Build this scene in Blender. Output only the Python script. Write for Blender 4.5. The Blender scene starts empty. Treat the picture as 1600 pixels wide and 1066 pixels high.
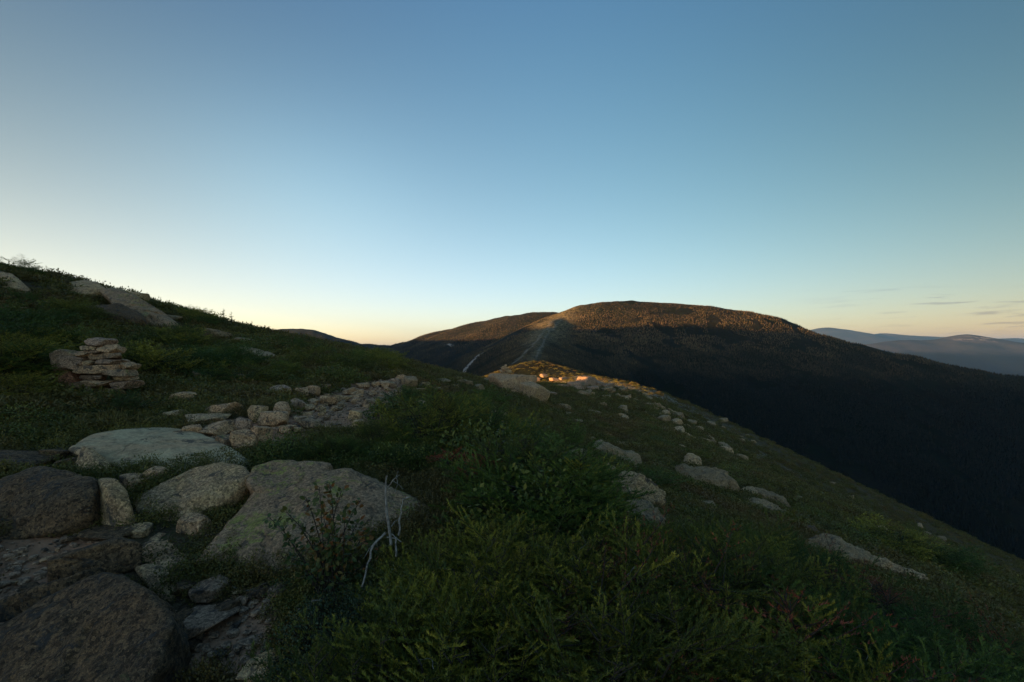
import bpy, bmesh, math, random
import numpy as np
from mathutils import Vector, Matrix

C = bpy.context.scene.collection
R = math.radians
RNG = np.random.default_rng(11)

# ------------------------------------------------------------------ camera, sky, sun, exposure
F = 711.0                      # focal length in photo pixels (1600 wide), 16 mm lens
CX, CY = 800.0, 540.0          # level line of the photo
cam_d = bpy.data.cameras.new("camera")
cam_d.sensor_width = 36.0
cam_d.lens = 36.0 * F / 1600.0
cam_d.clip_start = 0.05
cam_d.clip_end = 120000.0
cam = bpy.data.objects.new("camera", cam_d)
C.objects.link(cam)
cam.location = (0, 0, 0)
cam.rotation_euler = (R(90) + math.atan((CY - 533.0) / F), 0, 0)
bpy.context.scene.camera = cam

SUN_AZ, SUN_EL = R(-110), R(3.5)          # clockwise from +Y (view direction)
SUND = Vector((math.sin(SUN_AZ) * math.cos(SUN_EL), math.cos(SUN_AZ) * math.cos(SUN_EL), math.sin(SUN_EL)))
world = bpy.data.worlds.new("World")
bpy.context.scene.world = world
world.use_nodes = True
wn, wl = world.node_tree.nodes, world.node_tree.links
wn.clear()
sky = wn.new("ShaderNodeTexSky")
sky.sky_type = 'NISHITA'
sky.sun_disc = False
sky.sun_elevation = SUN_EL
sky.sun_rotation = SUN_AZ
sky.altitude = 1300
sky.air_density = 1.0
sky.dust_density = 0.6
sky.ozone_density = 1.6
bg = wn.new("ShaderNodeBackground")
bg.inputs[1].default_value = 0.115
wo = wn.new("ShaderNodeOutputWorld")
# grade of the evening sky: paler towards the sun, deeper and dimmer away from it, greyer blue near the horizon
GRADE = [[-0.343, -0.26, 0.877], [2.689, 1.495, -2.959], [-3.029, -1.029, 3.238], [-0.361, -0.573, -0.623], [2.401, 0.857, 0.526], [-0.39, -0.675, -1.121], [-2.121, -0.333, -0.026], [-2.384, -2.098, -1.328], [-0.253, -0.63, -1.168], [0.284, 0.152, 0.218]]   # 1, sqrt(z), z, x, x*z, x*x, x*sqrt(z), x*x*z, z*z, x*x*x
def wnode(t, **kw):
    n_ = wn.new(t)
    for k_, v_ in kw.items(): setattr(n_, k_, v_)
    return n_
def wmath(op, a, b=None):
    n_ = wnode("ShaderNodeMath", operation=op)
    for i_, v_ in enumerate((a, b)):
        if v_ is None: continue
        if isinstance(v_, (int, float)): n_.inputs[i_].default_value = v_
        else: wl.new(v_, n_.inputs[i_])
    return n_.outputs[0]
def wfit(v, a, b, c=0.0, d=1.0):
    n_ = wnode("ShaderNodeMapRange", interpolation_type='SMOOTHSTEP')
    for i_, q_ in zip((1, 2, 3, 4), (a, b, c, d)): n_.inputs[i_].default_value = q_
    wl.new(v, n_.inputs[0])
    return n_.outputs[0]
wtc = wnode("ShaderNodeTexCoord")
wsep = wnode("ShaderNodeSeparateXYZ")
wl.new(wtc.outputs["Generated"], wsep.inputs[0])
wz = wmath('MINIMUM', wmath('MAXIMUM', wsep.outputs[2], 0.0), .62)
wx = wmath('MINIMUM', wmath('MAXIMUM', wsep.outputs[0], -.85), .8)
terms = [1.0, wmath('SQRT', wz), wz, wx, wmath('MULTIPLY', wx, wz), wmath('MULTIPLY', wx, wx), wmath('MULTIPLY', wx, wmath('SQRT', wz)), wmath('MULTIPLY', wmath('MULTIPLY', wx, wx), wz), wmath('MULTIPLY', wz, wz), wmath('MULTIPLY', wmath('MULTIPLY', wx, wx), wx)]
wcomb = wnode("ShaderNodeCombineColor")
wgx = wmath('DIVIDE', wmath('ADD', wx, .42), .24); wgz = wmath('DIVIDE', wmath('SUBTRACT', wz, .32), .17)
wglow = wmath('EXPONENT', wmath('MULTIPLY', wmath('ADD', wmath('MULTIPLY', wgx, wgx), wmath('MULTIPLY', wgz, wgz)), -1.0))
GLOW = (.15, .20, .19)
wband = wmath('EXPONENT', wmath('MULTIPLY', wmath('MULTIPLY', wmath('DIVIDE', wz, .07), wmath('DIVIDE', wz, .07)), -1.0))
BAND = (.03, .09, .0)
GR_OUT = []
for ch in range(3):
    acc = None
    for tm, cc in zip(terms, GRADE):
        t_ = wmath('MULTIPLY', tm, cc[ch]) if not isinstance(tm, float) else cc[ch]
        acc = t_ if acc is None else wmath('ADD', acc, t_)
    acc = wmath('ADD', acc, wmath('ADD', wmath('MULTIPLY', wglow, GLOW[ch]), wmath('MULTIPLY', wband, BAND[ch])))
    GR_OUT.append(wmath('EXPONENT', acc))
wmul = wnode("ShaderNodeMix", data_type='RGBA', blend_type='MULTIPLY')
wmul.inputs[0].default_value = 1.0
wback_fill = wmath('ADD', 1.0, wmath('MULTIPLY', wfit(wsep.outputs[1], .1, -.5), .6))     # unseen sky behind the camera, boosted to add fill light on the foreground
for ch in range(3): wl.new(wmath('MULTIPLY', GR_OUT[ch], wback_fill), wcomb.inputs[ch])
wl.new(sky.outputs[0], wmul.inputs[6]); wl.new(wcomb.outputs[0], wmul.inputs[7])
# thin streaks of cloud low on the right
waz = wmath('DIVIDE', wsep.outputs[0], wmath('MAXIMUM', wsep.outputs[1], .05))
wel = wmath('DIVIDE', wsep.outputs[2], wmath('MAXIMUM', wsep.outputs[1], .05))
wcv = wnode("ShaderNodeCombineXYZ")
wl.new(wmath('MULTIPLY', waz, 5.0), wcv.inputs[0]); wl.new(wmath('SUBTRACT', wmath('MULTIPLY', wel, 75.0), wmath('MULTIPLY', waz, 4.5)), wcv.inputs[1])
wnz = wnode("ShaderNodeTexNoise")
wnz.inputs["Scale"].default_value = 1.0; wnz.inputs["Detail"].default_value = 5; wnz.inputs["Roughness"].default_value = .55
wl.new(wcv.outputs[0], wnz.inputs["Vector"])
wreg = wmath('MULTIPLY', wmath('MULTIPLY', wfit(waz, .55, 1.05), wfit(wel, .02, .035)), wfit(wel, .135, .115))
wcl = wmath('MULTIPLY', wreg, wfit(wnz.outputs[0], .53, .66, 0, .8))
wdim = wnode("ShaderNodeMix", data_type='RGBA', blend_type='MULTIPLY')
wl.new(wcl, wdim.inputs[0]); wl.new(wmul.outputs[2], wdim.inputs[6]); wdim.inputs[7].default_value = (.62, .60, .72, 1)
wl.new(wdim.outputs[2], bg.inputs[0])
wl.new(bg.outputs[0], wo.inputs[0])

sun_d = bpy.data.lights.new("sun", 'SUN')
sun_d.energy = 5.0
sun_d.angle = R(0.5)
sun_d.color = (1.0, 0.56, 0.20)
sun = bpy.data.objects.new("sun", sun_d)
C.objects.link(sun)
sun.rotation_euler = SUND.to_track_quat('Z', 'Y').to_euler()

vs = bpy.context.scene.view_settings
vs.view_transform = 'Standard'
vs.look = 'None'
vs.gamma = 1.0
vs.exposure = 1.78
cy = bpy.context.scene.cycles
cy.max_bounces = 6
cy.diffuse_bounces = 3
cy.glossy_bounces = 2
cy.volume_bounces = 1
cy.transparent_max_bounces = 8

# ------------------------------------------------------------------ noise
def _hash(ix, iy, iz, s):
    h = (ix.astype(np.uint32) * np.uint32(374761393) + iy.astype(np.uint32) * np.uint32(668265263)
         + iz.astype(np.uint32) * np.uint32(2147483647) + np.uint32((s * 974634177 + 12345) & 0xffffffff))
    h = (h ^ (h >> np.uint32(13))) * np.uint32(1274126177)
    h = (h ^ (h >> np.uint32(16))) * np.uint32(2246822519)
    h = h ^ (h >> np.uint32(13))
    return h.astype(np.float64) / 4294967295.0 * 2 - 1

def vnoise(p, s=0):
    """value noise in -1..1, p (N,3)"""
    i = np.floor(p).astype(np.int64)
    f = p - i
    f = f * f * f * (f * (f * 6 - 15) + 10)
    out = 0
    for dx in (0, 1):
        wx = f[:, 0] if dx else 1 - f[:, 0]
        for dy in (0, 1):
            wy = f[:, 1] if dy else 1 - f[:, 1]
            for dz in (0, 1):
                wz = f[:, 2] if dz else 1 - f[:, 2]
                out = out + wx * wy * wz * _hash(i[:, 0] + dx, i[:, 1] + dy, i[:, 2] + dz, s)
    return out

def fbm(p, octs=4, s=0, gain=0.5):
    p = np.asarray(p, float)
    a, t, out = 1.0, 0.0, 0.0
    for k in range(octs):
        out = out + a * vnoise(p + 17.3 * k, s + k)
        t += a
        a *= gain
        p = p * 2.03
    return out / t

def fbm2(x, y, scale, octs=4, s=0, gain=0.5):
    return fbm(np.stack([x / scale, y / scale, np.zeros_like(x) + 0.37], 1), octs, s, gain)

def sstep(a, b, x):
    t = np.clip((x - a) / (b - a), 0, 1)
    return t * t * (3 - 2 * t)

# ------------------------------------------------------------------ terrain
def up(px, py, d):
    return ((px - CX) / F * d, d, -(py - CY) / F * d)

CRESTS = [  # (points, slope, rounding)
    # left ridge, saddle, shoulder behind the spine
    ([up(120, 545, 3300), up(330, 530, 3100), up(400, 518, 3000), up(455, 513, 2950), up(480, 514, 2900), up(520, 527, 2700), up(560, 538, 2500),
      up(610, 540, 2300), up(660, 530, 2150), up(700, 516, 2000), up(760, 501, 1900), up(820, 490, 1800), up(860, 488, 1750)], .42, 60),
    # dome and its long right flank
    ([up(885, 489, 1330), up(915, 478, 1310), up(945, 471, 1300), up(985, 468.5, 1290), up(1030, 472, 1280), up(1100, 479, 1250), up(1150, 485, 1220), up(1185, 494, 1190),
      up(1220, 507, 1160), up(1260, 519, 1120), up(1330, 536, 1060), up(1400, 552, 1010), up(1500, 572, 960), up(1600, 591, 920), up(1800, 635, 860), up(2100, 700, 800)], .52, 45),
    # spine running from the dome down to the near ridge
    ([up(885, 489, 1330), up(868, 500, 1180), up(852, 517, 1000), up(842, 535, 800), up(836, 553, 600), up(833, 568, 420), up(835, 573, 300), up(838, 573, 220)], .5, 16),
    # sunlit knob where the near ridge ends
    ([up(826, 584, 205), up(838, 570, 195), up(872, 577, 185), up(900, 586, 165), up(940, 592, 145), up(985, 603, 128)], .5, 7),
    # broad front of the dome beside the upper spine
    ([up(858, 505, 1150), up(930, 500, 1190), up(1010, 499, 1200)], .5, 40),
    ([up(846, 520, 985), up(930, 524, 1030), up(1020, 524, 1060)], .5, 40),
    # hill the path comes from, off to the left
    ([(-30, 24, 4.2), (-60, 12, 7.4), (-150, -5, 8.0), (-380, -60, 8.0), (-800, -200, 10.0)], .42, 14),
    # unseen ridge added far off to the left, crest shaped to throw the mountain's shadow line
    ([(-1900, -1500, 150), (-1750, -700, 110), (-1660, -570, 84), (-1635, -480, 58), (-1630, -330, 58), (-1630, -270, 94), (-1620, -160, 102), (-1620, 0, 135), (-1620, 120, 160), (-1620, 250, 182), (-1620, 345, 182), (-1620, 425, 146), (-1625, 520, 148), (-1630, 590, 160), (-1630, 700, 150), (-1630, 820, 133), (-1600, 1187, 106), (-1582, 1805, 92), (-1700, 2600, 60)], .45, 25),
]

def ridge_field(x, y, crests):
    out = np.full(x.shape, -430.0)
    k = 10.0
    for pts, s, a in crests:
        best = np.full(x.shape, -1e9)
        for p, q in zip(pts[:-1], pts[1:]):
            ex, ey, ez = q[0] - p[0], q[1] - p[1], q[2] - p[2]
            t = np.clip(((x - p[0]) * ex + (y - p[1]) * ey) / (ex * ex + ey * ey), 0, 1)
            d = np.hypot(x - p[0] - t * ex, y - p[1] - t * ey)
            best = np.maximum(best, p[2] + t * ez - s * (np.sqrt(d * d + a * a) - a))
        # smooth maximum
        m = np.maximum(out, best)
        out = m + k * np.log(np.exp((out - m) / k) + np.exp((best - m) / k)) * np.exp(-np.abs(out - best) / (4 * k)) * 0.5
    return out

def mount(x, y):
    r = np.hypot(x, y)
    z = ridge_field(x, y, CRESTS)
    amp = sstep(150, 900, r)
    z = z + amp * (9 * fbm2(x, y, 260, 4, 5) + 8 * fbm2(x, y, 95, 3, 6) + 2.0 * fbm2(x, y, 40, 3, 9))
    # shallow gullies down the front of the dome
    return z

NEAR = [  # hand measured: (x, y, z) of the ground near the camera, metres from the camera
    (0, 0, -1.75), (-2, 0, -2.0), (2, 0, -1.95), (0, -3, -1.9), (-6, -6, -.8), (6, -6, -3.4), (0, -30, -4), (-30, -20, 4.5), (25, -25, -11),
    (-1.6, 2.2, -1.98), (-.9, 2.5, -1.78), (0, 2.4, -1.74), (1.8, 2.6, -2.05), (4, 3, -2.9),
    (-3.2, 3.1, -1.72), (-1.2, 3.5, -1.70), (.7, 4.0, -1.85), (2.4, 4.2, -2.5), (5, 4.6, -3.4),
    (-4.6, 6.2, -1.36), (-2, 6.6, -1.55), (.6, 7.5, -2.2), (-8, 6, -.95), (-12, 7, .2),
    (-8.2, 9.2, -1.0), (-5, 9, -1.3), (-2.0, 10, -1.62), (-4.2, 11.8, -1.5), (-3.4, 16, -1.5), (-4.6, 14, -1.45), (2.5, 9, -3.25), (2.9, 14, -3.85), (7, 10, -4.5),
    (-2.4, 15, -2.05), (0, 20, -3.1), (0, 35, -3.6), (5.6, 40, -5.6), (11, 40, -6.8), (9, 26, -5.9), (7, 18, -5.2), (13, 14, -6.7),
    (-11, 10.5, -.5), (-15.7, 14, .1), (-19.7, 20, 1.5), (-16.8, 20, .75), (-11.9, 17, -.45), (-11.2, 20, -.35), (-8, 15, -1.0), (-7.5, 22, -.7),
    (-28.1, 25, 4.1), (-25.6, 26, 3.85), (-23.6, 28, 2.9), (-21, 30, 1.95), (-18.5, 33, .85), (-16, 38, .1), (-14.2, 42, -.75), (-12.6, 45, -1.5), (-8.4, 50, -3.2), (-3.1, 55, -4.3),
    (-1, 50, -4.4), (4.9, 70, -6.6), (17, 96, -8.3), (8, 96, -8.6), (25, 22, -11.9), (25, 32, -12.8), (25, 45, -12.9), (25, 60, -11.6), (25, 77, -10.0),
    (34, 25, -17), (36, 45, -19), (38, 75, -18), (14, 8, -7.4), (15, 22, -7.6),
    (-40, 26, 5.2), (-55, 12, 7.0), (-45, -5, 6.8), (-34, 45, .2), (-26, 55, -2.5), (-22, 70, -4.5), (-14, 75, -6.3), (-50, 60, -3.5),
]
def _rings():
    pts = []
    for r in (135, 165, 215):
        for k in range(36):
            a = 2 * math.pi * k / 36
            pts.append((r * math.sin(a), r * math.cos(a)))
    p = np.array(pts)
    return np.column_stack([p, mount(p[:, 0], p[:, 1])])
CP = np.vstack([np.array(NEAR, float), _rings()])
def _U(d2):
    return np.where(d2 < 1e-9, 0, d2 * np.log(d2 + 1e-12) * .5)
def _solve():
    n = len(CP)
    d2 = ((CP[:, None, :2] - CP[None, :, :2]) ** 2).sum(2)
    r = np.hypot(CP[:, 0], CP[:, 1])
    K = _U(d2) + np.diag(0.02 + .004 * r * r)
    P = np.column_stack([np.ones(n), CP[:, :2]])
    A = np.block([[K, P], [P.T, np.zeros((3, 3))]])
    return np.linalg.solve(A, np.concatenate([CP[:, 2], np.zeros(3)]))
TW = _solve()
def tps(x, y):
    out = TW[-3] + TW[-2] * x + TW[-1] * y
    for i in range(len(CP)):
        out = out + TW[i] * _U((x - CP[i, 0]) ** 2 + (y - CP[i, 1]) ** 2)
    return out

def height(x, y):
    x = np.asarray(x, float); y = np.asarray(y, float)
    sh = x.shape
    x = x.ravel(); y = y.ravel()
    r = np.hypot(x, y)
    z = np.empty_like(x)
    near = r < 140
    w = sstep(98, 136, r)
    if near.any():
        a = tps(x[near], y[near])
        a = a + sstep(1, 10, r[near]) * .12 * fbm2(x[near], y[near], 3.0, 3, 3) + .05 * fbm2(x[near], y[near], .7, 3, 4) \
              + sstep(20, 60, r[near]) * .5 * fbm2(x[near], y[near], 14, 3, 8)
        z[near] = a
    far = w > 0
    if far.any():
        m = mount(x[far], y[far])
        z[far] = np.where(near[far], z[far] * (1 - w[far]) + m * w[far], m)
    return z.reshape(sh)

def gz(x, y):
    return float(height(np.array([x]), np.array([y]))[0])

def hits(pxs, pys, tmax=170.0):
    """first terrain point along the rays through photo pixels"""
    pxs = np.atleast_1d(np.asarray(pxs, float)); pys = np.atleast_1d(np.asarray(pys, float))
    ts = np.exp(np.linspace(math.log(1.2), math.log(tmax), 420))
    dx = (pxs - CX) / F; dz = -(pys - CY) / F
    X = dx[:, None] * ts; Y = np.broadcast_to(ts, X.shape); Z = dz[:, None] * ts
    G = height(X, Y) - Z
    below = G > 0
    k = np.where(below.any(1), below.argmax(1), len(ts) - 1)
    k0 = np.maximum(k - 1, 0)
    n = np.arange(len(pxs))
    g0, g1 = G[n, k0], G[n, k]
    f = np.clip(np.where(np.abs(g1 - g0) > 1e-9, -g0 / (g1 - g0), 0), 0, 1)
    t = ts[k0] + (ts[k] - ts[k0]) * f
    x, y = dx * t, t
    return np.column_stack([x, y, height(x, y)])
def hit(px, py, tmax=170.0):
    return hits([px], [py], tmax)[0]

# ------------------------------------------------------------------ mesh helpers
def new_mesh(name, verts, tris=None, quads=None, smooth=True, attrs=None):
    me = bpy.data.meshes.new(name)
    verts = np.asarray(verts, np.float32)
    me.vertices.add(len(verts))
    me.vertices.foreach_set("co", verts.ravel())
    parts = []
    sizes = []
    if tris is not None and len(tris):
        parts.append(np.asarray(tris, np.int32).ravel()); sizes.append(np.full(len(tris), 3, np.int32))
    if quads is not None and len(quads):
        parts.append(np.asarray(quads, np.int32).ravel()); sizes.append(np.full(len(quads), 4, np.int32))
    loops = np.concatenate(parts); sizes = np.concatenate(sizes)
    me.loops.add(len(loops))
    me.loops.foreach_set("vertex_index", loops)
    me.polygons.add(len(sizes))
    me.polygons.foreach_set("loop_start", np.concatenate([[0], np.cumsum(sizes)[:-1]]).astype(np.int32))
    me.polygons.foreach_set("loop_total", sizes)
    me.polygons.foreach_set("use_smooth", np.full(len(sizes), smooth, bool))
    for k, v in (attrs or {}).items():
        at = me.attributes.new(k, 'FLOAT', 'POINT')
        at.data.foreach_set("value", np.asarray(v, np.float32))
    me.update(calc_edges=True)
    me.validate()
    return me

def link(name, me, mat=None, parent=None, loc=None):
    o = bpy.data.objects.new(name, me)
    C.objects.link(o)
    if mat is not None and me is not None and not me.materials:
        me.materials.append(mat)
    if parent is not None:
        o.parent = parent
    if loc is not None:
        o.location = loc
    return o

def tag(o, label=None, cat=None, group=None, kind=None):
    if label: o["label"] = label
    if cat: o["category"] = cat
    if group: o["group"] = group
    if kind: o["kind"] = kind
    return o

# ------------------------------------------------------------------ materials
class NT:
    def __init__(self, name):
        self.m = bpy.data.materials.new(name)
        self.m.use_nodes = True
        self.n, self.l = self.m.node_tree.nodes, self.m.node_tree.links
        self.b = self.n["Principled BSDF"]
    def new(self, t, **kw):
        nd = self.n.new(t)
        for k, v in kw.items():
            setattr(nd, k, v)
        return nd
    def link(self, a, b):
        self.l.new(a, b)
    def coord(self, kind="Object"):
        return self.new("ShaderNodeTexCoord").outputs[kind]
    def noise(self, vec, scale, detail=4, rough=.55, dist=0.0):
        nd = self.new("ShaderNodeTexNoise")
        nd.inputs["Scale"].default_value = scale
        nd.inputs["Detail"].default_value = detail
        nd.inputs["Roughness"].default_value = rough
        nd.inputs["Distortion"].default_value = dist
        if vec is not None: self.link(vec, nd.inputs["Vector"])
        return nd.outputs["Fac"]
    def voronoi(self, vec, scale, feature='F1'):
        nd = self.new("ShaderNodeTexVoronoi", feature=feature)
        nd.inputs["Scale"].default_value = scale
        if vec is not None: self.link(vec, nd.inputs["Vector"])
        return nd.outputs["Distance"]
    def ramp(self, fac, stops):
        nd = self.new("ShaderNodeValToRGB")
        e = nd.color_ramp.elements
        while len(e) < len(stops): e.new(.5)
        for el, (p, c) in zip(e, stops):
            el.position = p
            el.color = (*c, 1) if len(c) == 3 else c
        self.link(fac, nd.inputs[0])
        return nd.outputs[0]
    def fit(self, fac, a, b, c=0.0, d=1.0):
        nd = self.new("ShaderNodeMapRange", interpolation_type='SMOOTHSTEP')
        for i, v in zip((1, 2, 3, 4), (a, b, c, d)): nd.inputs[i].default_value = v
        self.link(fac, nd.inputs[0])
        return nd.outputs[0]
    def math(self, op, a, b=None, c=None):
        nd = self.new("ShaderNodeMath", operation=op)
        for i, v in enumerate((a, b, c)):
            if v is None: continue
            if isinstance(v, (int, float)): nd.inputs[i].default_value = v
            else: self.link(v, nd.inputs[i])
        return nd.outputs[0]
    def mix(self, fac, a, b, mode='MIX'):
        nd = self.new("ShaderNodeMix", data_type='RGBA', blend_type=mode)
        for i, v in zip((0, 6, 7), (fac, a, b)):
            if isinstance(v, (int, float)): nd.inputs[i].default_value = v
            elif isinstance(v, tuple): nd.inputs[i].default_value = (*v, 1)
            else: self.link(v, nd.inputs[i])
        return nd.outputs[2]
    def attr(self, name):
        nd = self.new("ShaderNodeAttribute", attribute_name=name)
        return nd.outputs["Fac"]
    def rand(self):
        return self.new("ShaderNodeObjectInfo").outputs["Random"]
    def bump(self, h, strength=.4, dist=.02, prev=None):
        nd = self.new("ShaderNodeBump")
        nd.inputs["Strength"].default_value = strength
        nd.inputs["Distance"].default_value = dist
        self.link(h, nd.inputs["Height"])
        if prev is not None: self.link(prev, nd.inputs["Normal"])
        return nd.outputs[0]
    def done(self, col, rough=.9, normal=None, spec=.2):
        if isinstance(col, tuple): self.b.inputs["Base Color"].default_value = (*col, 1)
        else: self.link(col, self.b.inputs["Base Color"])
        self.b.inputs["Roughness"].default_value = rough
        self.b.inputs["Specular IOR Level"].default_value = spec
        if normal is not None: self.link(normal, self.b.inputs["Normal"])
        return self.m

def rock_mat(name, base, warm, lichen=.25, speck=.7, green=(.20, .24, .12), s=1.0):
    t = NT(name)
    geo = t.new("ShaderNodeNewGeometry")
    co = t.coord("Object")
    off = t.new("ShaderNodeVectorMath", operation='ADD')
    t.link(co, off.inputs[0])
    sc = t.new("ShaderNodeVectorMath", operation='SCALE')
    sc.inputs[0].default_value = (37, 53, 71)
    t.link(t.rand(), sc.inputs["Scale"])
    t.link(sc.outputs[0], off.inputs[1])
    v = off.outputs[0]
    big = t.noise(v, 2.0 * s, 6, .62, .6)
    mid = t.noise(v, 9 * s, 6, .68, .3)
    fine = t.noise(v, 42 * s, 5, .8)
    col = t.mix(t.fit(big, .40, .60), base, warm)
    col = t.mix(t.fit(t.rand(), 0, 1, .0, .4), col, tuple(.6 * c for c in warm))
    col = t.mix(t.fit(mid, .46, .62, 0, .6), col, tuple(.38 * c for c in base))
    col = t.mix(t.fit(t.noise(v, 4.2 * s, 6, .7, .4), .52, .66, 0, .6), col, tuple(min(.62, 1.35 * c) for c in warm))
    # mineral specks
    col = t.mix(t.fit(fine, .54, .64, 0, speck), col, tuple(min(.75, 1.7 * c) for c in base))
    col = t.mix(t.fit(fine, .47, .38, 0, speck), col, (.035, .032, .03))
    gr = t.noise(v, 130 * s, 3, .8)
    col = t.mix(t.fit(gr, .52, .62, 0, speck * .8), col, tuple(.35 * c for c in base))
    col = t.mix(t.fit(gr, .47, .38, 0, speck * .7), col, tuple(min(.7, 1.5 * c) for c in warm))
    vc = t.new("ShaderNodeTexVoronoi"); vc.inputs["Scale"].default_value = 55 * s
    t.link(v, vc.inputs["Vector"])
    sepc = t.new("ShaderNodeSeparateColor"); t.link(vc.outputs["Color"], sepc.inputs[0])
    cell = t.ramp(sepc.outputs[0], [(0, (.22, .21, .20)), (.5, (.85, .82, .80)), (1, (1.45, 1.40, 1.35))])
    col = t.mix(speck, col, t.mix(1.0, col, cell, 'MULTIPLY'))
    # dark crust lichen, then pale green map lichen on upward faces
    dk = t.noise(v, 5.5 * s, 7, .74, .5)
    col = t.mix(t.fit(dk, .55, .62, 0, .8), col, (.036, .036, .034))
    sep = t.new("ShaderNodeSeparateXYZ")
    t.link(geo.outputs["Normal"], sep.inputs[0])
    upm = t.fit(sep.outputs[2], .2, .7)
    gl = t.math('ADD', t.math('MULTIPLY', t.noise(v, 1.8 * s, 3, .6), .42), t.math('MULTIPLY', t.noise(v, 13 * s, 6, .78, .8), .58))
    gm = t.math('MULTIPLY', t.fit(gl, .63 - .10 * lichen, .66 - .10 * lichen), upm)
    col = t.mix(t.math('MULTIPLY', gm, .8), col, t.mix(t.fit(t.noise(v, 40 * s), .4, .6), green, tuple(.5 * c for c in green)))
    # hairline joints
    wv = t.new("ShaderNodeVectorMath", operation='ADD')
    t.link(v, wv.inputs[0])
    nzc = t.new("ShaderNodeTexNoise"); nzc.inputs["Scale"].default_value = 3.0 * s; nzc.inputs["Detail"].default_value = 3
    t.link(v, nzc.inputs["Vector"])
    scl = t.new("ShaderNodeVectorMath", operation='SCALE'); scl.inputs["Scale"].default_value = .5 / s
    t.link(nzc.outputs["Color"], scl.inputs[0]); t.link(scl.outputs[0], wv.inputs[1])
    cr = t.voronoi(wv.outputs[0], 1.5 * s, 'DISTANCE_TO_EDGE')
    crm = t.fit(cr, .0, .02, 1, 0)
    col = t.mix(t.math('MULTIPLY', t.math('MULTIPLY', crm, .5), t.fit(big, .5, .56)), col, (.02, .018, .016))
    h1 = t.math('ADD', t.math('ADD', t.math('MULTIPLY', mid, .9), t.math('MULTIPLY', fine, .3)), t.math('MULTIPLY', t.math('MULTIPLY', crm, t.fit(big, .5, .56)), -.35))
    nb = t.bump(h1, .9, .055)
    return t.done(col, .88, nb, .25)

M = {}
M['granite'] = rock_mat('granite_grey', (0.473, 0.306, 0.179), (0.510, 0.327, 0.157), .25)
M['granite_smooth'] = rock_mat('granite_slab', (0.474, 0.384, 0.226), (0.474, 0.304, 0.165), .0, .25, s=.6)
M['granite_lichen'] = rock_mat('granite_lichen', (0.324, 0.220, 0.136), (0.378, 0.227, 0.121), .8, .6, (0.314, 0.303, 0.070))
M['granite_warm'] = rock_mat('granite_warm', (0.551, 0.336, 0.192), (0.551, 0.307, 0.155), .1)
M['granite_pale'] = rock_mat('granite_pale', (0.317, 0.225, 0.127), (0.302, 0.193, 0.096), .5, .5, (0.233, 0.203, 0.076))
M['granite_dark'] = rock_mat('granite_dark', (0.101, 0.070, 0.040), (0.159, 0.094, 0.045), .25, .9, (0.112, 0.117, 0.046))
M['granite_tan'] = rock_mat('granite_tan', (.36, .245, .165), (.40, .25, .155), .0)
M['granite_red'] = rock_mat('granite_red', (0.421, 0.193, 0.111), (0.486, 0.231, 0.137), .0)

def leaf_mat(name, stops, patch=None, rough=.6, vary=.5):
    """colour by the tint stored on each leaf, shifted per plant and in patches"""
    t = NT(name)
    a = t.attr("tint")
    r = t.rand()
    fac = t.math('ADD', t.math('MULTIPLY', a, 1.05 - vary), t.math('MULTIPLY', r, vary))
    col = t.ramp(fac, stops)
    if patch:
        geo = t.new("ShaderNodeNewGeometry")
        nz = t.noise(geo.outputs["Position"], patch[1], 4, .6)
        col = t.mix(t.fit(nz, .5, .66, 0, patch[2]), col, patch[0])
        nz2 = t.noise(geo.outputs["Position"], patch[1] * 3.1, 3, .6)
        col = t.mix(t.fit(nz2, .45, .62, 0, .5), col, tuple(.5 * c for c in patch[0]))
    m = t.done(col, rough, None, .25)
    return m

def plain(name, col, rough=.85, var=.3, scale=30):
    t = NT(name)
    nz = t.noise(t.coord("Object"), scale, 4)
    return t.done(t.mix(t.fit(nz, .3, .7), col, tuple(var * c for c in col)), rough)

M['spruce'] = leaf_mat('spruce_needles', [(0, (.020, .030, .005)), (.4, (.055, .070, .009)), (.7, (.15, .145, .014)), (1, (.30, .25, .03))])
M['spruce_dark'] = leaf_mat('spruce_needles_dark', [(0, (.016, .034, .006)), (.5, (.040, .074, .011)), (1, (.11, .145, .018))])
M['shrub'] = leaf_mat('shrub_leaves', [(0, (0.026, 0.042, 0.010)), (.5, (0.061, 0.080, 0.014)), (.85, (0.128, 0.128, 0.021)), (1, (0.176, 0.096, 0.024))])
M['cover'] = leaf_mat('heath_leaves', [(0, (0.039, 0.041, 0.010)), (.5, (0.088, 0.087, 0.016)), (1, (0.182, 0.139, 0.026))], ((0.163, 0.079, 0.028), .22, .55))
M['grass'] = leaf_mat('sedge_blades', [(0, (.05, .05, .012)), (.5, (.10, .085, .022)), (1, (.16, .115, .035))])
M['bilberry'] = leaf_mat('bilberry_leaves', [(0, (.016, .028, .014)), (.6, (.034, .055, .026)), (1, (.06, .085, .04))])
M['birch'] = leaf_mat('birch_leaves', [(0, (.030, .052, .012)), (.5, (.070, .072, .014)), (.75, (.15, .062, .014)), (1, (.21, .06, .016))], vary=.0)
M['yellow'] = leaf_mat('yellow_leaves', [(0, (0.048, 0.064, 0.016)), (.6, (0.136, 0.136, 0.022)), (1, (0.272, 0.160, 0.024))])
M['russet'] = leaf_mat('russet_needles', [(0, (0.080, 0.022, 0.013)), (1, (0.240, 0.056, 0.024))])
M['bark'] = plain('bark', (.045, .036, .028), .9, .4, 60)
M['deadwood'] = plain('weathered_wood', (.24, .225, .20), .8, .45, 45)

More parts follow.
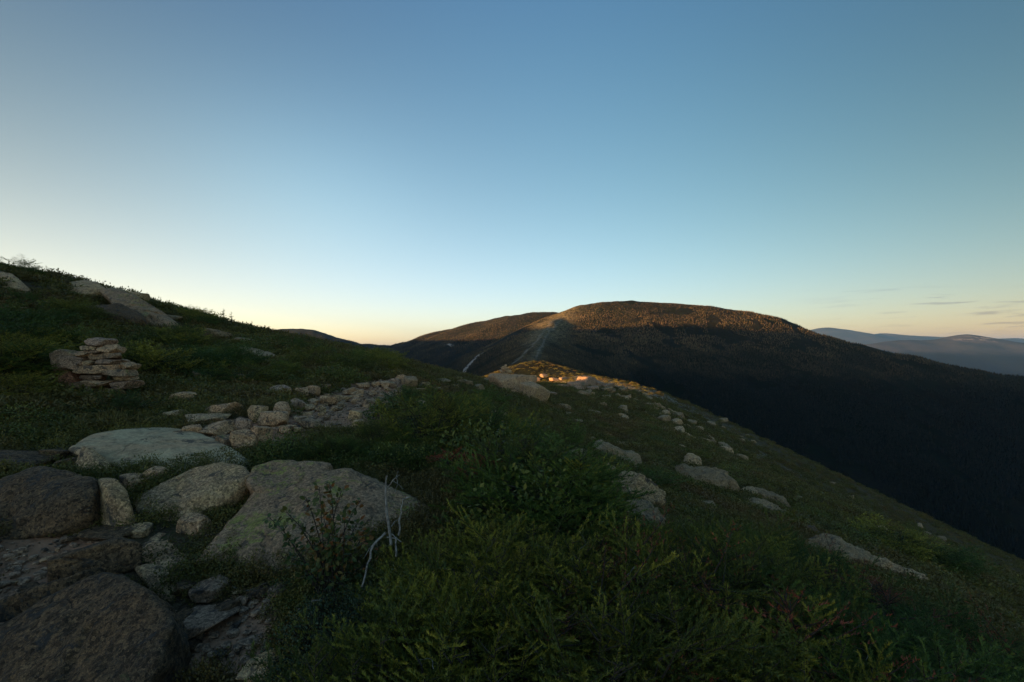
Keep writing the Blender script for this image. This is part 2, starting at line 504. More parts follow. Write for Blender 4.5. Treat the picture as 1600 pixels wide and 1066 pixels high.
def ground_mat():
    t = NT('heath_soil')
    geo = t.new("ShaderNodeNewGeometry")
    v = geo.outputs["Position"]
    a = t.noise(v, .35, 6, .6)
    b = t.noise(v, 6, 6, .65)
    col = t.mix(t.fit(a, .4, .62), (.050, .042, .018), (.085, .058, .030))
    col = t.mix(t.fit(b, .42, .62), col, (.045, .030, .018))
    rk = t.math('MULTIPLY', t.attr('rocky'), t.fit(t.noise(v, 1.1, 6, .7, .5), .48, .56))
    col = t.mix(t.fit(t.noise(v, 34, 4, .7), .50, .62, 0, .75), col, (.11, .085, .055))
    col = t.mix(t.fit(t.noise(v, 19, 5, .7), .54, .62, 0, .8), col, (.030, .045, .012))
    col = t.mix(rk, col, t.mix(t.fit(t.noise(v, 5, 4), .4, .6), (.27, .23, .17), (.16, .15, .12)))
    return t.done(col, .95, t.bump(b, .8, .06), .1)
def dirt_mat():
    t = NT('trail_dirt')
    geo = t.new("ShaderNodeNewGeometry")
    v = geo.outputs["Position"]
    a = t.noise(v, 1.6, 6, .6)
    b = t.noise(v, 45, 5, .7)
    col = t.mix(t.fit(a, .35, .65), (.30, .155, .088), (.44, .235, .14))
    col = t.mix(t.fit(b, .5, .68, 0, .7), col, (.36, .24, .16))
    col = t.mix(t.fit(t.noise(v, 9, 5, .7), .52, .62, 0, .6), col, (.06, .042, .03))
    return t.done(col, .95, t.bump(t.math('ADD', b, t.noise(v, 12, 4)), .6, .02), .1)
def slope_mat():
    t = NT('mountain_slope')
    geo = t.new("ShaderNodeNewGeometry")
    v = geo.outputs["Position"]
    a = t.noise(v, .012, 6, .6)
    b = t.noise(v, .12, 6, .7)
    col = t.mix(t.fit(a, .4, .6), (.008, .011, .005), (.014, .013, .007))
    col = t.mix(t.fit(b, .45, .6, 0, .8), col, (.008, .007, .005))
    sp = t.attr('spine')
    col = t.mix(sp, col, t.mix(t.fit(b, .4, .6), (.020, .022, .010), (.055, .048, .025)))
    col = t.mix(t.math('MULTIPLY', t.attr('rocky'), t.fit(t.noise(v, .16, 7, .7), .38, .64)), col, (.20, .150, .075))  # tan rock, also the sunlit band painted on the upper spine
    col = t.mix(t.math('MULTIPLY', t.attr('scar'), t.fit(t.noise(v, .09, 4, .7), .4, .5)), col, (.33, .29, .25))
    return t.done(col, .95, t.bump(b, .8, 3.0), .1)
def far_mat():
    t = NT('distant_forest')
    geo = t.new("ShaderNodeNewGeometry")
    v = geo.outputs["Position"]
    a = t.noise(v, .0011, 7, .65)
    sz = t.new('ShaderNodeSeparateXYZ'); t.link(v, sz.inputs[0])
    above_shade = t.fit(t.math('ADD', sz.outputs[2], t.math('MULTIPLY', a, 160)), -110, 10)  # lower slopes darkened in the colour to stand in for shade on them
    col = t.mix(above_shade, (.010, .015, .014), t.mix(t.fit(a, .4, .6), (.034, .040, .042), (.065, .060, .056)))
    sc = t.math('MULTIPLY', t.attr('scar'), t.fit(t.noise(v, .006, 5, .7), .52, .58))
    col = t.mix(t.math('MULTIPLY', sc, .6), col, (.30, .25, .21))
    return t.done(col, .95, t.bump(a, .5, 60.0), .1)
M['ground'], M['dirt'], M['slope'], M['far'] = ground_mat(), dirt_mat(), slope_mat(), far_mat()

# ------------------------------------------------------------------ ground, path, mountain, far terrain
AZ = np.radians(np.concatenate([np.arange(-180, -56, 2.0), np.arange(-56, 56.01, .16), np.arange(58, 180, 2.0)]))
NA = len(AZ)
def polar(rs):
    A, RR = np.meshgrid(AZ, rs)
    return (RR * np.sin(A)).ravel(), (RR * np.cos(A)).ravel()
def polar_quads(nr):
    i = np.arange(nr - 1)[:, None] * NA
    j = np.arange(NA)[None, :]
    jn = (j + 1) % NA
    return np.stack([i + j, i + jn, i + NA + jn, i + NA + j], -1).reshape(-1, 4)[:, ::-1]

def poly_world(pts):
    h = hits([p[0] for p in pts], [p[1] for p in pts])
    return h[:, :2]
def inside(poly, x, y):
    c = np.zeros(x.shape, bool)
    n = len(poly)
    for i in range(n):
        x0, y0 = poly[i]; x1, y1 = poly[(i + 1) % n]
        if y0 == y1: continue
        cond = ((y0 > y) != (y1 > y)) & (x < (x1 - x0) * (y - y0) / (y1 - y0) + x0)
        c ^= cond
    return c
PATH_PX = [
    [(235, 1080), (285, 1000), (330, 950), (375, 915), (420, 905), (455, 925), (440, 975), (425, 1020), (420, 1080)],
    [(-40, 850), (60, 820), (160, 822), (215, 850), (190, 900), (120, 930), (60, 975), (-40, 1000)],
    [(380, 705), (440, 660), (470, 625), (530, 604), (600, 592), (640, 597), (632, 618), (598, 645), (610, 668), (560, 672), (490, 680), (430, 700)],
    [(300, 660), (380, 655), (440, 680), (400, 702), (330, 690)],
]
PATHS = [poly_world(p) for p in PATH_PX]
def on_path(x, y, jit=.0):
    xj = x + jit * fbm2(x, y, .45, 3, 21); yj = y + jit * fbm2(x, y, .45, 3, 22)
    m = np.zeros(x.shape, bool)
    for p in PATHS:
        m |= inside(p, xj, yj)
    return m

RG = np.exp(np.arange(math.log(.35), math.log(160), .0085)); RG = np.append(RG, 160.0)
gx, gy = polar(RG)
gzv = height(gx, gy)
gp = on_path(gx, gy, .25)
gzv = gzv - np.where(gp, .035, 0)
rocky = sstep(45, 95, gy) * sstep(60, 20, np.abs(gx - 12))
q = polar_quads(len(RG))
gq = gp[q].sum(1) >= 2
def submesh(name, verts, quads, attrs):
    ids = np.unique(quads)
    mp = np.full(len(verts), -1); mp[ids] = np.arange(len(ids))
    return new_mesh(name, verts[ids], None, mp[quads], True, {k: v[ids] for k, v in attrs.items()})
gv = np.column_stack([gx, gy, gzv])
ground = link('ground', submesh('ground', gv, q[~gq], {'rocky': rocky}), M['ground'])
tag(ground, 'dark heath covered slope of the near ridge falling away to the right', 'ground', kind='structure')
path = link('path', submesh('path', gv, q[gq], {'rocky': rocky}), M['dirt'])
tag(path, 'brown dirt hiking trail winding between the boulders', 'path', kind='structure')

RM = np.exp(np.arange(math.log(160), math.log(5200), .011)); RM[0] = 160.0
mx, my = polar(RM)
mz = height(mx, my)
spx = np.array(CRESTS[2][0])
def dist_line(x, y, pts):
    d = np.full(x.shape, 1e9)
    for p, q_ in zip(pts[:-1], pts[1:]):
        ex, ey = q_[0] - p[0], q_[1] - p[1]
        t = np.clip(((x - p[0]) * ex + (y - p[1]) * ey) / (ex * ex + ey * ey), 0, 1)
        d = np.minimum(d, np.hypot(x - p[0] - t * ex, y - p[1] - t * ey))
    return d
dsp = dist_line(mx, my, spx) + 14 * fbm2(mx, my, 35, 3, 33)
spine_a = sstep(32, 3, dsp) * (.4 + .6 * sstep(-.2, .2, fbm2(mx, my, 16, 4, 71)))
rock_sun_a = np.maximum(sstep(40, 5, dsp) * .5, sstep(75, 20, dsp) * sstep(780, 900, my))  # rock along the spine; second term pales its upper part to imitate sunlight
def mount_hit(px, py):
    ts = np.exp(np.linspace(math.log(175), math.log(5000), 500))
    x = (px - CX) / F * ts; z = -(py - CY) / F * ts
    b = height(x, ts) > z
    k = b.argmax() if b.any() else len(ts) - 1
    return (x[k], ts[k])
SCARS = [[(752, 552), (740, 563), (728, 577), (716, 590)], [(700, 538), (706, 541)], [(872, 497), (858, 510), (846, 523), (836, 535), (820, 552), (801, 569)], [(878, 500), (862, 516), (851, 530), (842, 548), (838, 560)]]
SCAR_W = [8, 8, 3.2, 2.6]
scar_a = np.zeros_like(mx)
for s_, sw_ in zip(SCARS, SCAR_W):
    ln = [mount_hit(*p) for p in s_]
    scar_a = np.maximum(scar_a, sstep(sw_, sw_ * .35, dist_line(mx, my, ln) + 1.5 * fbm2(mx, my, 30, 2, 73)) * (1.0 if sw_ > 5 else .30))
mountain = link('mountain', new_mesh('mountain', np.column_stack([mx, my, mz]), None, polar_quads(len(RM)), True,
                {'spine': spine_a, 'rocky': rock_sun_a, 'scar': scar_a}), M['slope'])
tag(mountain, 'dark rounded mountain with sunlit summit dome beyond the ridge', 'mountain', kind='structure')

FAR_CRESTS = [
    ([up(1290, 552, 8600), up(1330, 546, 8800), up(1370, 538, 9000), up(1400, 533, 9200), up(1440, 531, 9300), up(1480, 527, 9300), up(1510, 522, 9400), up(1535, 528, 9300), up(1565, 538, 9200), up(1600, 543, 9000), up(1700, 560, 8600), up(1900, 556, 8500)], .30, 150),
    ([up(1180, 536, 19000), up(1255, 524, 19000), up(1275, 517.5, 19000), up(1290, 513, 19000), up(1305, 517, 19000), up(1325, 524, 18500), up(1350, 523.5, 18500), up(1385, 521, 18500), up(1420, 524, 18500), up(1470, 526, 18000), up(1530, 530, 18000), up(1580, 528, 18500), up(1640, 532, 18000), up(1900, 534, 17000)], .24, 400),
    ([up(1100, 536, 27000), up(1400, 529, 27000), up(1700, 531, 27000), up(2000, 534, 26000)], .2, 800),
    ([up(1180, 541, 7600), up(1240, 537, 7900), up(1300, 539, 8200), up(1325, 547, 8000)], .3, 120),  # hidden ridge behind the dome's flank, added to shade the far range
]
AZ_KEEP = AZ
AZ = np.radians(np.concatenate([np.arange(-180, 5, 3.0), np.arange(5, 58.01, .1), np.arange(60, 180, 3.0)])); NA = len(AZ)
RF = np.exp(np.arange(math.log(5190), math.log(60000), .016))
fx, fy = polar(RF)
fz = ridge_field(fx, fy, FAR_CRESTS)
fr = np.hypot(fx, fy)
fz = np.maximum(fz, -620) + 55 * fbm2(fx, fy, 1500, 5, 41) * sstep(5200, 6500, fr) - 120 * sstep(30000, 60000, fr) * 4
ln = [up(1500, 543, 9100), up(1518, 545, 9000), up(1555, 545, 9000), up(1560, 548, 9000)]
far_scar = sstep(260, 90, dist_line(fx, fy, ln))
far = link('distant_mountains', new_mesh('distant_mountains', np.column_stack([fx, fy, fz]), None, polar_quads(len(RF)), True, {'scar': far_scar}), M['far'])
tag(far, 'blue hazy mountain ranges far off at the right', 'mountains', kind='structure')
AZ = AZ_KEEP; NA = len(AZ)

# ------------------------------------------------------------------ rocks
_ICO = {}
def ico(n):
    if n not in _ICO:
        bm = bmesh.new()
        bmesh.ops.create_icosphere(bm, subdivisions=n, radius=1)
        v = np.array([v.co[:] for v in bm.verts]); f = np.array([[v.index for v in f.verts] for f in bm.faces])
        bm.free()
        _ICO[n] = (v / np.linalg.norm(v, axis=1)[:, None], f)
    return _ICO[n]

def rock_verts(seed, half, n=5, planes=13, sharp=14, rough=.05, tilt=(0, 0), rotz=0, flat_top=False):
    """granite block: a rounded random polyhedron with weathered, noisy faces"""
    rg = np.random.default_rng(seed)
    u, f = ico(n)
    nr = rg.normal(size=(planes, 3))
    nr /= np.linalg.norm(nr, axis=1)[:, None]
    d = rg.uniform(.82, 1.1, planes)
    # three joint directions, near the axes, make it a block; random cuts take the corners off
    jn = np.vstack([np.eye(3), -np.eye(3)]) + rg.normal(size=(6, 3)) * .22
    jn /= np.linalg.norm(jn, axis=1)[:, None]
    nr = np.vstack([nr, jn]); d = np.concatenate([d, rg.uniform(.62, .82, 6)])
    if flat_top:
        nr = np.vstack([nr, [[.05, -.05, 1]]]); d = np.append(d, .5)
    sharp = sharp * 2.6
    dots = np.maximum(u @ nr.T, 0) / d
    mxd = dots.max(1, keepdims=True)
    rad = 1.0 / (mxd[:, 0] * ((dots / mxd) ** sharp).sum(1) ** (1.0 / sharp))
    v = u * rad[:, None]
    v /= np.abs(v).max(0)[None, :]
    h = np.array(half)
    s = seed * 3.17
    m = float(np.cbrt(h.prod()))
    w = v * h
    nrm = u / h; nrm /= np.linalg.norm(nrm, axis=1)[:, None]
    o = np.array([s, -s, s * .5])
    dn = rough * m * (1.5 * fbm(w / (m * .9) + o, 3, 1) + .7 * fbm(w / (m * .28) + o, 3, 2) + .28 * (fbm(w / (m * .07) + o, 2, 3) if n >= 5 else 0))
    # a few ledges along a joint direction
    jd = rg.normal(size=3); jd /= np.linalg.norm(jd)
    ph = (w @ jd) / (m * .55) + .35 * fbm(w / (m * .5) + o, 2, 7)
    dn = dn - rough * m * .8 * np.exp(-((ph - np.round(ph)) / .09) ** 2) * (vnoise(w / m + o + 9, 5) > .0)
    w = w + nrm * dn[:, None]
    rx, ry = tilt
    Rm = np.array(Matrix.Rotation(rotz, 3, 'Z') @ Matrix.Rotation(ry, 3, 'Y') @ Matrix.Rotation(rx, 3, 'X'))
    return w @ Rm.T, f

FOOT = []           # rock footprints (x, y, rx, ry) kept clear of plants
ROCKS_N = [0]
def put_rock(name, px, top, base, wpx, depth, mat, label, cat='rock', group=None, rotz=0, tilt=(0, 0), sharp=14, n=5, rough=.05, planes=13,
             flat=False, sink=.12, seed=None, minh=.03, foot=True):
    ROCKS_N[0] += 1
    seed = seed if seed is not None else ROCKS_N[0] * 7 + 3
    p = hit(px, base)
    w = wpx / F * (p[1] + depth * .3)
    yc = p[1] + depth * .45
    xc = (px - CX) / F * yc
    g = gz(xc, yc)
    zt = -(top - CY) / F * (yc)
    h = max(zt - g, minh)
    hh = (h * (1 + sink) + .02) / 2
    zc = zt - hh
    v, f = rock_verts(seed, (w / 2, depth / 2, hh), n, planes, sharp, rough, tilt, rotz, flat)
    # stretch back to the measured width and top after tilting
    sx = w / max(1e-6, np.ptp(v[:, 0])); v[:, 0] *= sx; v[:, 0] -= (v[:, 0].max() + v[:, 0].min()) / 2
    v[:, 2] += (zt - zc) - v[:, 2].max()
    o = link(name, new_mesh(name, v, f), M[mat], None, (xc, yc, zc))
    tag(o, label, cat, group)
    if foot: FOOT.append((xc, yc, w / 2, depth / 2))
    return o

def hull_planes(P):
    bm = bmesh.new()
    for p in P: bm.verts.new(p)
    bmesh.ops.convex_hull(bm, input=bm.verts[:])
    bm.normal_update()
    c = np.mean(P, axis=0)
    N, D = [], []
    for f in bm.faces:
        n_ = np.array(f.normal[:]); d = float(n_ @ (np.array(f.verts[0].co[:]) - c))
        if d < 0: n_, d = -n_, -d
        if d > 1e-4: N.append(n_); D.append(d)
    bm.free()
    return np.array(N), np.array(D), c

def hull_rock(name, pieces, mat, label, cat='boulder', n=6, sharp=60, rough=.045):
    """boulder whose corners were measured: (px, py, metres behind the foot) per corner, given back and underside"""
    VS, FS, off = [], [], 0
    for seed, (bx, by), pts, back in pieces:
        d0 = hit(bx, by)[1] if by > 0 else bx
        P = [np.array(up(px, py, d0 + dd)) for px, py, dd in pts]
        Q = list(P)
        for q_, (px, py, dd) in zip(P, pts):
            b = q_ * (1.0 + .92 * back / q_[1])
            b[2] = min(b[2] - .06 * back, b[2])
            Q.append(b)
            g = gz(q_[0], q_[1] + back * .5) - .25
            if q_[2] > g: Q.append(np.array([q_[0], q_[1] + back * .5, g]))
        Q = np.array(Q)
        N, D, c = hull_planes(Q)
        u, f = ico(n)
        size = np.ptp(Q, axis=0) / 2
        dirs = u * size; dirs /= np.linalg.norm(dirs, axis=1)[:, None]
        dots = np.maximum(dirs @ N.T, 1e-6) / D
        mxd = dots.max(1, keepdims=True)
        rad = 1.0 / (mxd[:, 0] * ((dots / mxd) ** sharp).sum(1) ** (1.0 / sharp))
        w = dirs * rad[:, None]
        m = float(np.cbrt(size.prod()))
        o3 = np.array([seed * 3.1, -seed * 1.7, seed * .9])
        dn = rough * m * (1.5 * fbm(w / (m * .8) + o3, 3, 1) - 1.3 * np.abs(fbm(w / (m * .33) + o3, 4, 2)) + .5 * fbm(w / (m * .14) + o3, 3, 4) + .35 * fbm(w / (m * .06) + o3, 2, 3))
        # broken ledges
        jd = np.array([.5, -.3, .8]); ph = (w @ jd) / (m * .5) + .3 * fbm(w / (m * .6) + o3, 2, 7)
        dn -= rough * m * 1.1 * np.exp(-((ph - np.round(ph)) / .07) ** 2) * (vnoise(w / m * 1.3 + o3 + 9, 5) > .1)
        w = w + dirs * dn[:, None] + c
        VS.append(w); FS.append(f + off); off += len(w)
        FOOT.append((c[0], c[1], size[0] * .72, size[1] * .72))
    V = np.vstack(VS)
    c0 = np.array([V[:, 0].mean(), V[:, 1].mean(), V[:, 2].min()])
    o = link(name, new_mesh(name, V - c0, np.vstack(FS)), M[mat], None, tuple(c0))
    return tag(o, label, cat)

# --- the boulders beside the trail in the foreground
hull_rock('flat_rock', [(1, (258, 738), [(100, 702, .2), (132, 678, .75), (192, 667, 1.55), (256, 664, 1.8), (304, 671, 1.65), (352, 689, 1.0), (392, 714, .35), (388, 730, .15), (345, 735, .2), (280, 738, .0), (235, 748, -.05), (178, 735, .05), (135, 720, .15), (176, 712, .3), (260, 715, .5)], .8)],
          'granite_smooth', 'broad smooth grey rock slab lying flat below the cairn', 'rock', 6, 30, .025)
hull_rock('boulder', [(2, (2.4, -1), [(-140, 1060, .2), (0, 988, .35), (80, 937, .55), (140, 897, .62), (172, 887, .6), (206, 896, .5), (236, 921, .38), (264, 946, .28), (281, 962, .2), (266, 1000, .08), (258, 1026, 0), (226, 1070, -.1), (190, 1160, -.25), (60, 1210, -.3), (-120, 1240, -.3), (150, 960, .25), (60, 1020, .1)], .5)],
          'granite_dark', 'largest dark brown boulder rising at the bottom left corner beside the trail')
hull_rock('boulder', [(3, (60, 842), [(-50, 790, .3), (-15, 752, .5), (24, 738, .6), (60, 727, .65), (100, 733, .6), (152, 744, .4), (154, 772, .25), (140, 802, .12), (100, 830, .02), (24, 844, 0), (-50, 850, 0), (96, 775, .12), (78, 745, .38)], .6)],
          'granite_dark', 'dark squared boulder at the left edge beside the upright narrow rock')
hull_rock('boulder', [(4, (180, 826), [(154, 747, .2), (168, 744, .25), (184, 746, .2), (200, 764, .15), (209, 792, .05), (202, 816, 0), (176, 828, 0), (156, 818, .05), (172, 770, .02)], .3)],
          'granite', 'narrow upright rock wedged between the dark squared boulder and the speckled boulder', n=5)
hull_rock('boulder', [(5, (280, 816), [(208, 781, .15), (218, 806, .02), (240, 816, 0), (290, 816, 0), (322, 800, .1), (362, 777, .22), (394, 741, .4), (385, 726, .55), (348, 719, .62), (300, 731, .55), (260, 750, .42), (225, 769, .28), (358, 752, .25), (290, 782, .08)], .5)],
          'granite', 'speckled pinkish grey boulder slanting up to the right with a green lichen corner')
hull_rock('boulder', [(6, (440, 897), [(298, 880, .1), (330, 896, 0), (430, 899, -.08), (520, 902, -.08), (600, 892, .0), (690, 850, .5), (716, 812, 1.0), (660, 784, 1.1), (600, 752, 1.2), (540, 730, 1.3), (470, 745, 1.2), (400, 765, .95), (365, 800, .6), (330, 840, .3), (440, 795, .55), (520, 790, .6), (420, 850, .12), (560, 830, .3)], .8),
                      (7, (440, 897), [(386, 752, .95), (398, 728, 1.2), (430, 720, 1.3), (480, 718, 1.35), (520, 722, 1.4), (515, 745, 1.1), (450, 768, .85), (405, 772, .85)], .5)],
          'granite_lichen', 'broad sloping grey boulder with bright green lichen along its top edge')
hull_rock('boulder', [(8, (145, 746), [(124, 710, .15), (130, 694, .25), (147, 700, .25), (172, 720, .2), (175, 738, .08), (145, 748, 0), (116, 734, .05), (150, 715, .1)], .3)],
          'granite', 'pointed brown rock standing at the left end of the smooth slab', n=5)
hull_rock('boulder', [(9, (238, 892), [(172, 886, .05), (190, 864, .2), (215, 838, .42), (232, 827, .5), (272, 832, .5), (300, 853, .35), (298, 870, .18), (276, 882, .05), (240, 896, 0), (208, 895, 0), (250, 855, .22)], .4)],
          'granite_warm', 'flat topped tan rock below the speckled boulder')
hull_rock('boulder', [(10, (262, 942), [(210, 884, .3), (225, 879, .35), (249, 880, .35), (284, 900, .25), (287, 917, .15), (270, 944, 0), (240, 925, .08), (250, 900, .15)], .3)],
          'granite', 'bluish grey cracked rock leaning against the largest dark boulder', n=5)
put_rock('rock', 306, 804, 839, 50, .2, 'granite_warm', 'small rounded tan rock between the speckled and the lichen boulder', n=5)
put_rock('rock', 330, 907, 945, 54, .22, 'granite_tan', 'squarish tan rock standing on the dirt at the foot of the lichen boulder', n=5)
put_rock('rock', 320, 958, 998, 92, .3, 'granite_tan', 'flat diamond shaped rock lying on the dirt trail', tilt=(0, R(-6)), flat=True, n=5)
put_rock('rock', 352, 938, 960, 46, .12, 'granite_dark', 'thin dark rock lying behind the flat diamond shaped rock', tilt=(0, R(-18)))
put_rock('rock', 295, 905, 935, 30, .18, 'granite_dark', 'small dark rock beside the bluish grey cracked rock')
put_rock('rock', 288, 957, 985, 26, .18, 'granite_dark', 'small dark rock against the left side of the flat diamond shaped rock')
put_rock('flat_rock', 150, 846, 906, 125, .2, 'granite_dark', 'long narrow rock ridge leading up to the tan flat topped rock', 'rock', None, R(28), (0, R(-9)), 10, 5, .05)
put_rock('flat_rock', 62, 902, 962, 140, .2, 'granite_dark', 'long narrow rock ridge behind the largest dark boulder', 'rock', None, R(28), (0, R(-12)), 10, 5, .05)
put_rock('flat_rock', 168, 825, 852, 95, .35, 'granite_dark', 'low flat rock on the dirt below the upright narrow rock', 'rock', None, .1, (0, 0), 10, 5, .05, flat=True)
put_rock('rock', 193, 816, 832, 24, .14, 'granite_warm', 'small round stone at the foot of the upright narrow rock')
put_rock('rock', 217, 820, 842, 42, .2, 'granite', 'small grey rock behind the flat topped tan rock')
for k, (px, tp, bs, w_) in enumerate([(205, 740, 765, 26), (222, 745, 768, 24), (245, 730, 756, 34), (110, 715, 735, 40), (88, 700, 722, 34), (72, 712, 728, 30)]):
    put_rock('rock', px, tp, bs, w_, .2, 'granite_warm' if k < 3 else 'granite_dark',
             'small rounded rock tucked under the front edge of the smooth slab' if k < 3 else 'small dark rock heaped behind the dark squared boulder', 'rock',
             'rocks under the smooth slab' if k < 3 else 'rocks behind the squared boulder', n=4)
put_rock('flat_rock', 14, 706, 748, 110, .9, 'granite_dark', 'low rock with green top at the left edge of the scene', 'rock', None, .2, (0, R(8)), 10, 5, .04)
put_rock('rock', 415, 1030, 1076, 60, .3, 'granite', 'grey rock at the right edge of the trail by the bilberry bush', 'rock')
for k, (px, tp, bs, w_) in enumerate([(410, 915, 935, 30), (436, 912, 930, 22), (455, 965, 985, 30), (380, 932, 946, 20), (436, 985, 1000, 34), (425, 1012, 1030, 26), (300, 1000, 1015, 30), (270, 1022, 1040, 26), (485, 972, 990, 26), (395, 995, 1006, 40), (440, 945, 957, 18), (372, 968, 975, 16)]):
    put_rock('rock', px, tp, bs, w_, .12, ('granite_dark', 'granite_tan')[k % 2], 'small loose stone along the edges of the near dirt trail', 'rock', 'stones beside the near trail', n=4)

rgs = random.Random(77)
for k in range(46):
    if k % 2: px, bs = rgs.uniform(285, 450), rgs.uniform(925, 1060)
    else: px, bs = rgs.uniform(0, 200), rgs.uniform(838, 925)
    w_ = rgs.choice((8, 10, 14, 18, 24)) * rgs.uniform(.8, 1.2)
    put_rock('stone', px, bs - w_ * rgs.uniform(.25, .45), bs, w_, w_ / F * 2.6, ('granite_tan', 'granite_warm', 'granite_dark')[k % 3], 'small flat stone lying on the brown dirt of the near trail', 'stone', 'flat stones on the near trail', rotz=rgs.uniform(0, 3), n=4, flat=True, minh=.012, foot=False)
# --- stones of the trail further up
TRAIL = [(347, 628, 651, 46), (322, 646, 664, 66), (340, 657, 681, 48), (381, 652, 674, 32), (353, 679, 698, 28), (384, 671, 706, 42), (410, 664, 702, 30), (432, 642, 671, 47), (404, 632, 659, 30),
         (437, 628, 654, 29), (440, 602, 622, 33), (420, 608, 621, 31), (472, 605, 622, 28), (489, 602, 618, 22), (514, 617, 634, 27), (535, 616, 628, 26), (657, 626, 648, 29), (598, 674, 686, 27), (487, 654, 669, 30),
         (300, 664, 684, 34), (277, 672, 688, 26), (365, 712, 724, 20), (268, 640, 658, 48), (290, 612, 632, 40), (463, 622, 640, 30), (505, 600, 611, 24), (545, 605, 616, 22), (566, 598, 608, 22), (590, 596, 604, 20), (556, 640, 656, 24), (560, 655, 668, 22), (585, 660, 671, 22), (610, 655, 663, 18), (450, 664, 676, 26), (470, 650, 660, 22)]
rgt = random.Random(41)
for k in range(75):
    tt = rgt.random()
    px = 430 + 190 * tt + rgt.uniform(-25, 25); bs = 668 - 62 * tt + rgt.uniform(-16, 16)
    w_ = rgt.choice((6, 8, 10, 12, 16, 20)) * rgt.uniform(.8, 1.2)
    TRAIL.append((px, bs - w_ * rgt.uniform(.3, .65), bs, w_))
for k, (px, tp, bs, w_) in enumerate(TRAIL):
    p = hit(px, bs)
    put_rock('stone', px, tp, bs, w_, w_ / F * p[1] * .9, ('granite_warm', 'granite', 'granite_warm', 'granite_tan', 'granite_lichen', 'granite_warm', 'granite_warm')[k % 7], 'angular granite rock heaped beside the stony trail above the smooth slab', 'stone', 'rocks heaped along the upper trail',
             rotz=k * .7, tilt=(0, R((k * 37) % 24 - 12)), n=5 if w_ > 27 else 4, foot=w_ > 14)

# --- cairn by the trail
def stones_thing(name, label, base, boxes, D, depth, mats, back=True):
    r = link(name, None, None, None, base)
    tag(r, label, 'cairn')
    rg = random.Random(5)
    k = 0
    for x0, y0, x1, y1 in boxes:
        for b in ((0, 1) if back else (0,)):
            y = D + (depth * .9 if b else 0) + rg.uniform(-.05, .05) * depth
            yy = D
            w = (x1 - x0) / F * yy * (1.0 if not b else .9); h = (y1 - y0) / F * yy * 1.12
            cx_ = ((x0 + x1) / 2 - CX) / F * (y if b else yy); cz = -((y0 + y1) / 2 - CY) / F * yy - (h * .2 if b else 0)
            big = w > .12
            v, f = rock_verts(900 + k * 13 + b, (w / 2, depth * rg.uniform(.42, .6), h / 2), 5 if big and not b else 4, 12, 12, .05, (0, R(rg.uniform(-4, 4))), 0)
            v[:, 0] *= w / np.ptp(v[:, 0]); v[:, 2] *= h / np.ptp(v[:, 2])
            v -= (v.max(0) + v.min(0)) / 2
            o = link('stone', new_mesh('stone', v, f), M[mats[k % len(mats)]], r, (cx_ - base[0], y - base[1], cz - base[2]))
        k += 1
    return r
CB = [(450, 492, 575, 535), (530, 527, 627, 570), (440, 535, 530, 560), (495, 558, 560, 575), (293, 558, 425, 660), (410, 558, 495, 592), (340, 588, 470, 660), (470, 570, 662, 608), (455, 608, 525, 638), (525, 600, 648, 632),
      (385, 632, 660, 680), (480, 655, 570, 682), (415, 680, 572, 716), (575, 655, 708, 695), (440, 713, 605, 748), (295, 663, 412, 755), (210, 682, 293, 755), (610, 690, 705, 712), (600, 712, 720, 757), (345, 735, 412, 755),
      (310, 752, 460, 802), (458, 738, 540, 802), (540, 755, 640, 795), (640, 620, 700, 660), (415, 600, 470, 640), (400, 716, 450, 752)]
CB = [(a / 3.33, 380 + b / 3.33, c / 3.33, 380 + d / 3.33) for a, b, c, d in CB]
cb = hit(140, 621)
cairn = stones_thing('cairn', 'large tumbled cairn of stacked flat tan stones on the heath at left', tuple(cb), CB, cb[1] + .3, .42, ['granite_tan', 'granite_warm', 'granite', 'granite_tan', 'granite_lichen', 'granite_warm', 'granite_tan', 'granite_lichen', 'granite'])
for i, o in enumerate([c for c in cairn.children]):
    if i // 2 == 15: o.data.materials[0] = M['granite_red']; o["label"] = "rusty red stone in the cairn"
FOOT.append((cb[0], cb[1] + .45, .95, .6))
put_rock('rock', 90, 631, 646, 18, .15, 'granite', 'small bluish stone lying in the heath in front of the cairn')

# --- the hill crest at left
hull_rock('rock_outcrop', [(21, (240, 512), [(150, 448, 2.2), (180, 446, 2.2), (205, 457, 1.8), (240, 476, 1.2), (274, 499, .6), (279, 511, .0), (262, 514, 0), (228, 508, 0), (200, 497, .1), (176, 480, .4), (160, 462, 1.0), (215, 478, .5), (248, 494, .2)], 1.6)],
          'granite_lichen', 'long pale outcrop slanting down along the top of the left hill', 'outcrop', 6, 40, .09)
hull_rock('rock_outcrop', [(22, (130, 462), [(86, 446, .8), (120, 438, 1.2), (150, 440, 1.2), (168, 452, .6), (132, 461, 0), (92, 456, 0), (120, 449, .1)], 1.5)],
          'granite', 'low grey outcrop under the shrubs left of the long pale outcrop', 'outcrop', 5, 34, .06)
hull_rock('rock_outcrop', [(23, (10, 452), [(-30, 428, 1), (0, 424, 1.2), (18, 428, 1), (34, 440, .5), (30, 453, 0), (-30, 456, 0), (0, 440, .2)], 1.5)],
          'granite', 'grey outcrop near the hilltop at the left edge', 'outcrop', 5, 34, .06)
hull_rock('rock_outcrop', [(24, (185, 506), [(140, 478, .8), (185, 474, .9), (215, 484, .7), (225, 500, .1), (190, 507, 0), (150, 500, 0), (175, 488, .1)], 1.2)],
          'granite_dark', 'dark ledge under the long pale outcrop on the left hill', 'outcrop', 5, 34, .06)
put_rock('boulder', 338, 513, 531, 40, .9, 'granite_pale', 'pale pointed boulder on the crest of the left hill', 'boulder', None, .2)
